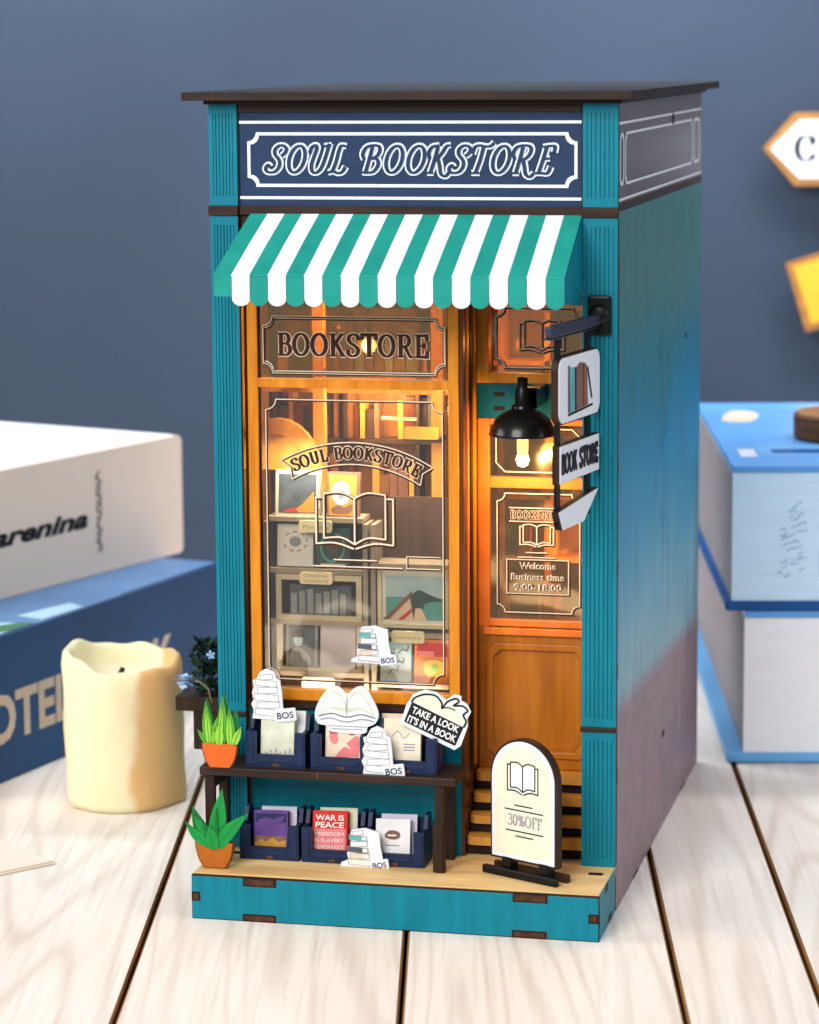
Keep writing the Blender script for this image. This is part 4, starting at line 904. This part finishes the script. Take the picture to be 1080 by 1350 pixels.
# open book sticker
fr = Fr((2.72, -.86, 4.62))
ol = smooth([(-.02, .25), (.12, .62), (.38, .92), (.62, .90), (.80, .76), (1.0, .92), (1.24, .94), (1.46, .6), (1.58, .28), (1.5, .05), (1.3, -.05), (1.2, -.22), (.4, -.2), (.3, -.06), (.05, 0)], 3, True)
def a_open(mb):
    mb.use('ex_sage').flat(fr, smooth([(.1, .2), (.25, .62), (.45, .82), (.7, .7), (.78, .3), (.4, .38)], 3, True), .006); mb.flat(fr, smooth([(.78, .3), (.86, .7), (1.12, .84), (1.32, .62), (1.48, .22), (1.15, .38)], 3, True), .006)
    mb.use('paper').flat(fr, smooth([(.16, .28), (.3, .64), (.45, .76), (.66, .66), (.74, .4), (.4, .44)], 3, True), .010); mb.flat(fr, smooth([(.82, .4), (.9, .66), (1.12, .78), (1.28, .58), (1.4, .3), (1.15, .44)], 3, True), .010)
    mb.use('ink').stroke(fr, smooth([(.08, .18), (.4, .26), (.78, .18), (1.15, .26), (1.5, .18)], 4), .013, .022); mb.use('grey_ink').stroke(fr, smooth([(.12, .1), (.4, .14), (.78, .06), (1.15, .14), (1.46, .1)], 4), .014, .03)
    mb.stroke(fr, [(.78, .2), (.8, .72)], .015, .02); mb.use('grey_ink').rect(fr, .32, 1.26, -.06, -.04, .01); mb.rect(fr, .4, 1.18, -.13, -.11, .01)
standee(fr, ol, a_open, 'white open book sticker standing above the middle bench crate', 'sticker', 'open_book_sticker')
# TAKE A LOOK sticker
fr = Fr((4.92, -1.0, 4.72)).turned(-22)
ol = [(-.05, .0), (1.42, -.06), (1.52, .1), (1.5, .62), (1.42, .78), (1.44, .98), (1.28, 1.12), (1.12, 1.14), (1.08, 1.24), (.9, 1.22), (.78, 1.0), (.5, 1.08), (.2, 1.02), (-.02, .8), (-.08, .5)]
def a_look(mb):
    mb.use('ink').flat(fr, [(.02, .08), (1.40, .04), (1.42, .56), (.02, .62)], .006)
    mb.use('cream').flat(fr, smooth([(.05, .66), (.2, .86), (.5, .96), (.72, .84), (.78, .62)], 3, True), .008); mb.use('cream').flat(fr, smooth([(.78, .62), (.82, .86), (1.05, .94), (1.3, .86), (1.4, .6)], 3, True), .009)
    mb.use('ink').stroke(fr, smooth([(.02, .6), (.05, .74), (.24, .92), (.5, 1.0), (.7, .9), (.76, .78), (.82, .98), (.98, 1.14), (1.08, 1.1), (1.0, .96), (1.2, 1.04), (1.36, .98), (1.3, .84), (1.42, .72), (1.42, .56)], 4), .012, .045)
    mb.stroke(fr, smooth([(.76, .78), (.9, .86), (1.08, .86)], 3), .014, .03)
    mb.use('paper'); ftext(mb, fr, 'TAKE A LOOK', .72, .37, .24, .012, 1.24, .03, align='C'); ftext(mb, fr, "IT'S IN A BOOK", .72, .12, .24, .012, 1.28, .03, align='C')
standee(fr, ol, a_look, 'white and black TAKE A LOOK sticker tilted above the right bench crate', 'sticker', 'slogan_sticker')

# ================================================================== POTTED PLANTS (flat die-cut wood)
def leaf(fr, mb, m_, a0, b0, a1, b1, w_, c, bend=0):
    dx, dy = a1-a0, b1-b0; l = math.hypot(dx, dy); nx, ny = -dy/l, dx/l
    c1 = [(a0+dx*t+nx*(w_*math.sin(math.pi*min(1, t*.8+.22))*.5+bend*math.sin(math.pi*t)), b0+dy*t+ny*(w_*math.sin(math.pi*min(1, t*.8+.22))*.5+bend*math.sin(math.pi*t))) for t in [i/8 for i in range(8)]]
    c2 = [(a0+dx*t-nx*(w_*math.sin(math.pi*min(1, t*.8+.22))*.5-bend*math.sin(math.pi*t)), b0+dy*t-ny*(w_*math.sin(math.pi*min(1, t*.8+.22))*.5-bend*math.sin(math.pi*t))) for t in [i/8 for i in range(8)]]
    mb.use(m_).prism(fr, c1+[(a1, b1)]+c2[::-1], c-.03, c)
    mb.use('leaf_deep').stroke(fr, [(a0+dx*t+nx*bend*math.sin(math.pi*t), b0+dy*t+ny*bend*math.sin(math.pi*t)) for t in [i/8*.93 for i in range(9)]], c+.003, .014)
def plant(fr, pot, leaves, label, wid, h_, name):
    root = empty(name, fr.p(0, 0, 0), label, 'potted plant')
    hp = [(.27, 0), (.33, .10), (.40, .28), (.455, .5), (.485, .72), (.5, .9), (.5, 1.0)]; P = [(wid*a, h_*b_) for a, b_ in hp]+[(-wid*a, h_*b_) for a, b_ in hp[::-1]]
    mb = MB().use('tab_brown').prism(fr, P, -.14, 0); mb.use(pot).prism(fr, [(a*.93, b_*.95+.02) for a, b_ in P], 0, .02); mb.build('plant_pot', root)
    mb = MB()
    for L_ in leaves: leaf(fr, mb, *L_)
    mb.build('leaves', root)
lf = [('leaf_deep', -.25, .6, -.32, 1.75, .26, -.06), ('leaf_deep', .1, .6, .12, 1.9, .34, -.07), ('leaf_deep', .3, .6, .42, 1.5, .3, -.06),
      ('leaf_mid', -.28, .6, -.34, 1.68, .26, .0), ('leaf_mid', .05, .6, .10, 1.82, .26, .0), ('leaf_mid', .28, .6, .26, 1.5, .26, .005), ('leaf_mid', -.1, .6, .0, 1.35, .3, .01), ('leaf_light', .36, .6, .56, 1.06, .18, .02),
      ('leaf_mid', -.3, .6, -.56, .95, .14, .015), ('leaf_light', -.26, .62, -.32, 1.5, .13, .03), ('leaf_light', .02, .62, .08, 1.66, .12, .03), ('leaf_light', .26, .62, .25, 1.38, .14, .03), ('leaf_light', -.0, .6, .02, 1.15, .22, .045), ('leaf_light', -.16, .62, -.1, 1.0, .09, .05)]
plant(Fr((.44, -1.46, 3.525)), 'pot_orange', lf, 'spiky light green plant in a bright orange pot on the bench end', .92, .62, 'potted_plant')
lf = [('leaf_green2', -.12, .6, -.56, 1.55, .34, -.02, .05), ('leaf_green', .0, .55, .22, 2.02, .42, .0), ('leaf_green2', .06, .6, .42, 1.2, .34, .01), ('leaf_green', .1, .55, .88, 1.42, .34, .03, .06), ('leaf_green', -.1, .55, -.5, 1.3, .32, .02, -.04),
      ('leaf_green', -.1, .58, -.72, 1.15, .26, .04, .06), ('leaf_green2', .04, .6, .08, 1.55, .10, .05), ('leaf_green2', -.05, .55, -.3, 1.2, .12, .05), ('leaf_green', .0, .5, -.1, 1.1, .3, .06)]
plant(Fr((.42, -1.98, DZ)), 'pot_brown', lf, 'broad leaved dark green plant in a brown pot on the platform corner', .98, .66, 'potted_plant')

# ================================================================== A-BOARD
ab = empty('pavement_sign', (8.02, -1.28, DZ), 'round topped cream pavement sign on a black foot before the door steps', 'sign')
FA = yawed(8.02, -1.26, DZ, -27)
MB().use('black').box(-1.12, 1.12, -.30, -.16, 0, .2, FA).build('foot', ab, bevel=.03)
MB().use('dark_wood').box(-1.12, 1.12, .16, .30, 0, .2, FA).build('foot', ab, bevel=.03)
for a in (-.62, .50): MB().use('black').box(a, a+.26, -.15, .15, 0.02, .45, FA).build('post', ab)
def dome(w_, b0, b1): return [(-w_, b0), (w_, b0)]+arc(0, b1-w_, w_, w_, 0, 180, 24)
mb = MB().use('dark_wood_v').prism(FA, dome(1.0, .38, 3.42), -.10, .10)
mb.use('white').prism(FA, dome(.94, .44, 3.36), .10, .125); mb.use('cream').flat(FA, dome(.84, .54, 3.26), .13)
fn = lambda p_, c: mb.use('ink').stroke(FA, p_, .134, .035)
mb.use('white'); 
for s_ in (-1, 1): mb.flat(FA, [(0, 2.10), (s_*.36, 2.2), (s_*.36, 2.78), (0, 2.72)], .132)
openbook(mb, FA, 0, 2.45, .92, .78, fn)
for a0, a1, z in ((-.26, .30, 1.78), (-.55, .62, 1.66), (-.52, .62, 1.14), (-.22, .32, 1.02)): mb.use('ink').rect(FA, a0, a1, z-.017, z+.017, .134)
mb.use('grey_ink'); stext(mb, FA, '30%OFF', -.44, 1.28, .27, .045, .022, .134, ROMAN, .10, 1.02)
mb.build('sign_panel', ab)

# ================================================================== SIDE PLANTER
sp_ = empty('wall_planter', (-.5, 2.4, 3.2), 'dark wall planter with leafy bush and a pale blue flower on the shop left side', 'planter')
mb = MB().use('dark_wood_v').box(-1.72, -.02, 1.9, 2.9, 4.12, 4.5); mb.box(-1.28, -.02, 2.0, 2.8, 3.1, 4.12); mb.use('burnt').box(-1.1, -.3, 1.99, 2.01, 3.3, 3.9); mb.build('planter_box', sp_, bevel=.03)
mb = MB()
for i in range(420):
    t = random.random()*2*math.pi; r = random.random()**.5; zz = random.random()
    x = -.80+.72*r*math.cos(t)*(1.05-.5*abs(zz-.5)); y = 2.45+.5*r*math.sin(t); z = 4.55+zz*1.35
    a = Vector((random.uniform(-1, 1), random.uniform(-1, 1), random.uniform(-1, 1))).normalized(); b_ = a.cross(Vector((random.uniform(-1, 1), random.uniform(-1, 1), 1))).normalized()
    k = random.uniform(.10, .19); c = Vector((x, y, z))
    mb.use('foliage2' if random.random() < .18 else 'foliage').face([c-a*k, c+b_*k*.5, c+a*k, c-b_*k*.5])
mb.build('foliage', sp_)
mb = MB().use('stem').tube([(-.75, 1.95, 4.3), (-.8, 1.8, 4.75), (-1.0, 1.7, 4.95), (-1.3, 1.65, 5.0)], .03)
mb.use('petal')
fc = Vector((-1.38, 1.62, 4.97))
for k in range(22):
    a_ = k*2.4; el = -.6+1.5*k/22; dd = Vector((math.cos(a_)*math.cos(el), math.sin(a_)*math.cos(el), math.sin(el))); sd = dd.cross(Vector((.1, .2, 1))).normalized(); r_ = random.uniform(.26, .38)
    mb.face([fc+dd*.05, fc+dd*r_*.6+sd*.12, fc+dd*r_, fc+dd*r_*.6-sd*.12])
mb.build('flower', sp_)
mb = MB().use('petal')
for (x, z) in ((-.42, 5.82), (-.40, 5.22), (-.75, 5.62)):
    for k in range(5):
        t = k*1.256; c = Vector((x, 1.9, z)); mb.face([c, c+Vector((.09*math.cos(t), -.03, .09*math.sin(t))), c+Vector((.13*math.cos(t+.5), 0, .13*math.sin(t+.5))), c+Vector((.09*math.cos(t+1), -.03, .09*math.sin(t+1)))])
mb.build('blossom', sp_)

# ================================================================== CANDLE
cn = empty('candle', (-5.2, 8.1, 0), 'cream pillar candle with a wavy melted rim left of the shop', 'candle')
CR = 1.68
def rim(th): 
    # th measured in the lathe's own basis: a = y axis-ish, handled by direction vector
    x, y = rim_dir(th); an = math.atan2(y, x)
    return .17*math.cos(an-math.radians(150))+.11*math.cos(2*an-.5)+.05*math.sin(5*an)+.035*math.sin(9*an+1)
def rim_dir(th):
    ax = Vector((0, 0, 1)); t = Vector((1, 0, 0)); a = ax.cross(t).normalized(); b = ax.cross(a); v_ = a*math.cos(th)+b*math.sin(th); return v_.x, v_.y
prof = [(0, 0), (1.5, 0), (1.62, .06), (1.68, .25), (1.66, 1.2), (1.69, 2.2), (1.66, 3.2), (1.68, 3.9), (1.62, 4.16), (1.50, 4.20), (1.38, 4.05), (1.28, 3.75), (1.0, 3.58), (.5, 3.52), (0, 3.5)]
def cf_(th, k, r, h):
    x, y = rim_dir(th); an = math.atan2(y, x)
    if 1 < k < 9: r += .035*math.sin(3*an+h*.8)+.022*math.sin(7*an+h*1.7)+.014*math.sin(13*an+h*2.3)
    if k == 2 or k == 3: r += .03*math.sin(5*an)
    wgt = {7: .75, 8: 1, 9: 1, 10: .95, 11: .55}.get(k, 0); return r, h+rim(th)*wgt
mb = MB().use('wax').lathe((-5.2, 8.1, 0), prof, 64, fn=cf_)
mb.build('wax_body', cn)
MB().use('wick').tube([(-5.2, 7.9, 3.45), (-5.19, 7.9, 3.7), (-5.12, 7.9, 3.84)], .08).build('wick', cn)

# ================================================================== BOOKS behind
def bigbook(x, y, z, ang, length, depth, h_, cover, top, name, label, art, edge=.16):
    """lying book, spine along +u (ang from x axis) facing -n ; body extends to the left of u"""
    t = math.radians(ang); fr = Fr((x, y, z), (math.cos(t), math.sin(t), 0), (0, 0, 1))
    root = empty(name, fr.p(length/2, 0, -depth/2), label, 'book')
    mb = MB().use(cover); mb.prism(fr, rounded(0, length, 0, h_, .22), -.25, 0)
    mb.box(.02, length-.02, .25, depth, 0, .18, fr); mb.use(top).box(.02, length-.02, .25, depth, h_-.18, h_, fr); 
    art(mb, fr); mb.build('cover', root, bevel=.10, seg=3)
    MB().use('pages_white').box(.2, length-.2, .25, depth-.25, .18, h_-.18, fr).build('pages', root); return root
def art_navy(mb, fr):
    mb.use('letter_buff'); ftext(mb, fr, 'HOTEL', .1, 1.2, 1.9, .012, 6.0, .035); ftext(mb, fr, 'BOOK', 6.9, 1.2, 1.9, .012, 5.4, .035)
    tp = Fr(fr.p(0, 4.262, 0), fr.u, -fr.n)
    mb.use('book_pale').flat(tp, smooth([(.2, .3), (3.0, .25), (4.2, .6), (3.6, 1.6), (1, 2.0), (.1, 1.4)], 3, True), .005); mb.use('book_sky').flat(tp, [(4.4, .1), (9.4, .1), (9.8, 1.2), (4.6, 2.4)], .006); mb.use('book_green').flat(tp, smooth([(3.0, .3), (4.3, .25), (4.4, .5), (3.6, 1.0), (2.4, 1.1)], 3, True), .009)
    mb.use('book_pale').flat(tp, [(5.0, .3), (7.2, .2), (7.6, .9), (5.2, 1.3)], .010)
bigbook(-9.75, 7.1, .02, 77.9, 15.7, 15, 4.26, 'book_navy', 'book_sky', 'navy_book', 'navy blue hardback with HOTEL BOOK on its spine lying left of the candle', art_navy)
def art_kar(mb, fr):
    mb.use('ink'); ftext(mb, fr, 'Karenina', 2.1, 1.62, .78, .012, 5.9, .04, .3)
    mb.use('print_brown')
    for k in range(5): mb.stroke(fr, smooth([(8.45, .75+k*.52), (8.7, .88+k*.52), (8.45, 1.05+k*.52), (8.65, 1.25+k*.52)], 3), .012+k*.0006, .09)
    mb.stroke(fr, smooth([(8.7, .7), (8.52, 1.5), (8.7, 2.2), (8.52, 3.2)], 3), .018, .06)
# beige book
bigbook(-12.4, 11.5, 4.30, 71.9, 13.2, 15, 3.95, 'book_cream', 'book_top', 'cream_book', 'thick cream hardback with Karenina on its spine on top of the navy book', art_kar)

def pagebook(x, y, z, ang, wd, dp, h_, cover_m, low, up, pages, name, label, inset=(.5, .1), topm=None, art=None):
    fr = yawed(x, y, z, ang); root = empty(name, fr.p(wd/2, 0, -dp/2), label, 'book')
    mb = MB().use(low).box(0, wd, 0, dp, 0, .3, fr); mb.build('back_cover', root, bevel=.1, seg=3)
    mb = MB().use(pages).box(inset[0], wd, inset[1], dp-.2, .3, h_-.2, fr)
    if art: art(mb, fr)
    mb.use('pages_shade').box(inset[0]-.01, inset[0], inset[1]+.1, dp-.3, .34, h_-.24, fr)  # shade on the left page edges painted as a thin grey slab
    mb.build('pages', root, bevel=.0)
    mb = MB().use(topm or cover_m).box(up, wd, 0.02, dp-.05, h_-.2, h_, fr)
    if topm:
        tp = Fr(fr.p(0, h_, 0), fr.u, -fr.n)
        mb.use('letter_buff').flat(tp, smooth([(.7, 10.5), (1.6, 10.2), (2.0, 12.4), (1.2, 13)], 3, True), .004); mb.use('cover_sky').rect(tp, 1.2, 4.0, 2.2, 4.6, .004); mb.use('cover_deep').rect(tp, 1.6, 3.6, 2.7, 3.6, .006)
        mb.use('ex_lav').rect(tp, .6, 1.1, 2.0, 3.6, .005)
    mb.build('front_cover', root, bevel=.04); return root
pagebook(10.9, 15.57, .02, 11.2, 8, 20, 4.55, 'cover_blue', 'cover_sky', .5, 'pages_white', 'white_page_book', 'thick book with white page edges and blue covers, bottom of the right stack', (.5, .12))
def a_print(mb, fr):
    mb.use('print_grey')
    rs = random.Random(3)
    for k in range(26):
        a = 1.55+rs.random()*.6; b_ = 1.0+k*.083
        mb.stroke(fr, [(a, b_), (a+rs.uniform(-.05, .25), b_+rs.uniform(-.02, .10)), (a+rs.uniform(.02, .3), b_+rs.uniform(0, .16))], -.096+k*.0003, .05)
    mb.use('cover_deep').rect(fr, 2.75, 2.80, 1.0, 3.2, -.096)
pagebook(10.82, 15.5, 4.58, 11.2, 8, 15.3, 4.28, 'cover_blue', 'cover_deep', .18, 'pages_blue', 'blue_box_book', 'light blue thick book on top of the right stack', (.2, .1), 'cover_blue', a_print)
mb = MB().use('coaster_side').lathe((14.05, 22.4, 8.875), [(0, 0), (1.9, 0), (1.95, .1), (1.95, .72), (1.86, .8)], 40, smooth=False); mb.use('coaster').lathe((14.05, 22.4, 8.875), [(1.86, .8), (1.3, .802), (0, .802)], 40)
tag(mb.build('wood_disc', origin=(14.05, 22.4, 8.875)), 'round brown wooden disc lying on the light blue book', 'wood disc')

# envelope on the table at left
fr = Fr((-5.94, .08, .03), (Vector((-4.92, 1.37, 0))-Vector((-5.94, .08, 0))), (-.79, .62, 0))
mb = MB().use('envelope').prism(fr, [(-4, 0), (1.64, 0), (1.64, 6), (-4, 6)], -.02, .05); mb.use('envelope_edge').box(-4, 1.64, .0, .012, -.0, .0, fr)
mb.use('envelope_edge').rect(fr, -4, 1.64, .0, .06, .055)
tag(mb.build('paper_sheet', origin=fr.o), 'pale pink card lying on the table at the left edge', 'card')

# wall signs
def wall_sign(pts, cx, cz, face, label, name, art, off=1.2):
    root = empty(name, WALL.p(cx, cz, off), label, 'wall sign')
    mb = MB().use('sign_wood').prism(WALL, [(cx+a, cz+b_) for a, b_ in pts], off-.35, off)
    mb.build('sign_back', root, bevel=.06)
    k = .86; mb = MB().use(face)
    xs = [p_[0] for p_ in pts]; zs = [p_[1] for p_ in pts]; mx, mz = (min(xs)+max(xs))/2, (min(zs)+max(zs))/2
    mb.prism(WALL, [(cx+mx+(a-mx)*kx_, cz+mz+(b_-mz)*kz_) for (a, b_), kx_, kz_ in [(p_, art[0], art[1]) for p_ in pts]], off, off+.06)
    if art[2]: art[2](mb, cx, cz, off+.07)
    mb.build('sign_face', root); MB().use('sign_wood').prism(WALL, rectpts(cx+mx-.3, cx+mx+.3, cz+mz-.3, cz+mz+.3), 0, off-.35).build('mount', root)
def a_c(mb, cx, cz, c): mb.use('ink'); stext(mb, WALL, 'C', cx+1.2, cz-.48, .98, .26, .08, c, ROMAN)
wall_sign([(0, 0), (1.2, -1.42), (6.2, -1.42), (7.4, 0), (6.2, 1.38), (1.2, 1.38)], 13.85, 16.9, 'sign_white', 'white pointed sign with a wooden rim and letter C, upper right on the wall', 'arrow_sign', (.93, .80, a_c))
t_ = math.radians(17); rt = lambda a, b_: (a*math.cos(t_)-b_*math.sin(t_), a*math.sin(t_)+b_*math.cos(t_))
wall_sign([rt(0, 0), rt(0, -2.8), rt(5, -2.8), rt(5, 0)], 14.77, 12.43, 'sign_yellow', 'tilted yellow sign with a wooden rim below the white pointed sign', 'yellow_sign', (.90, .84, None))
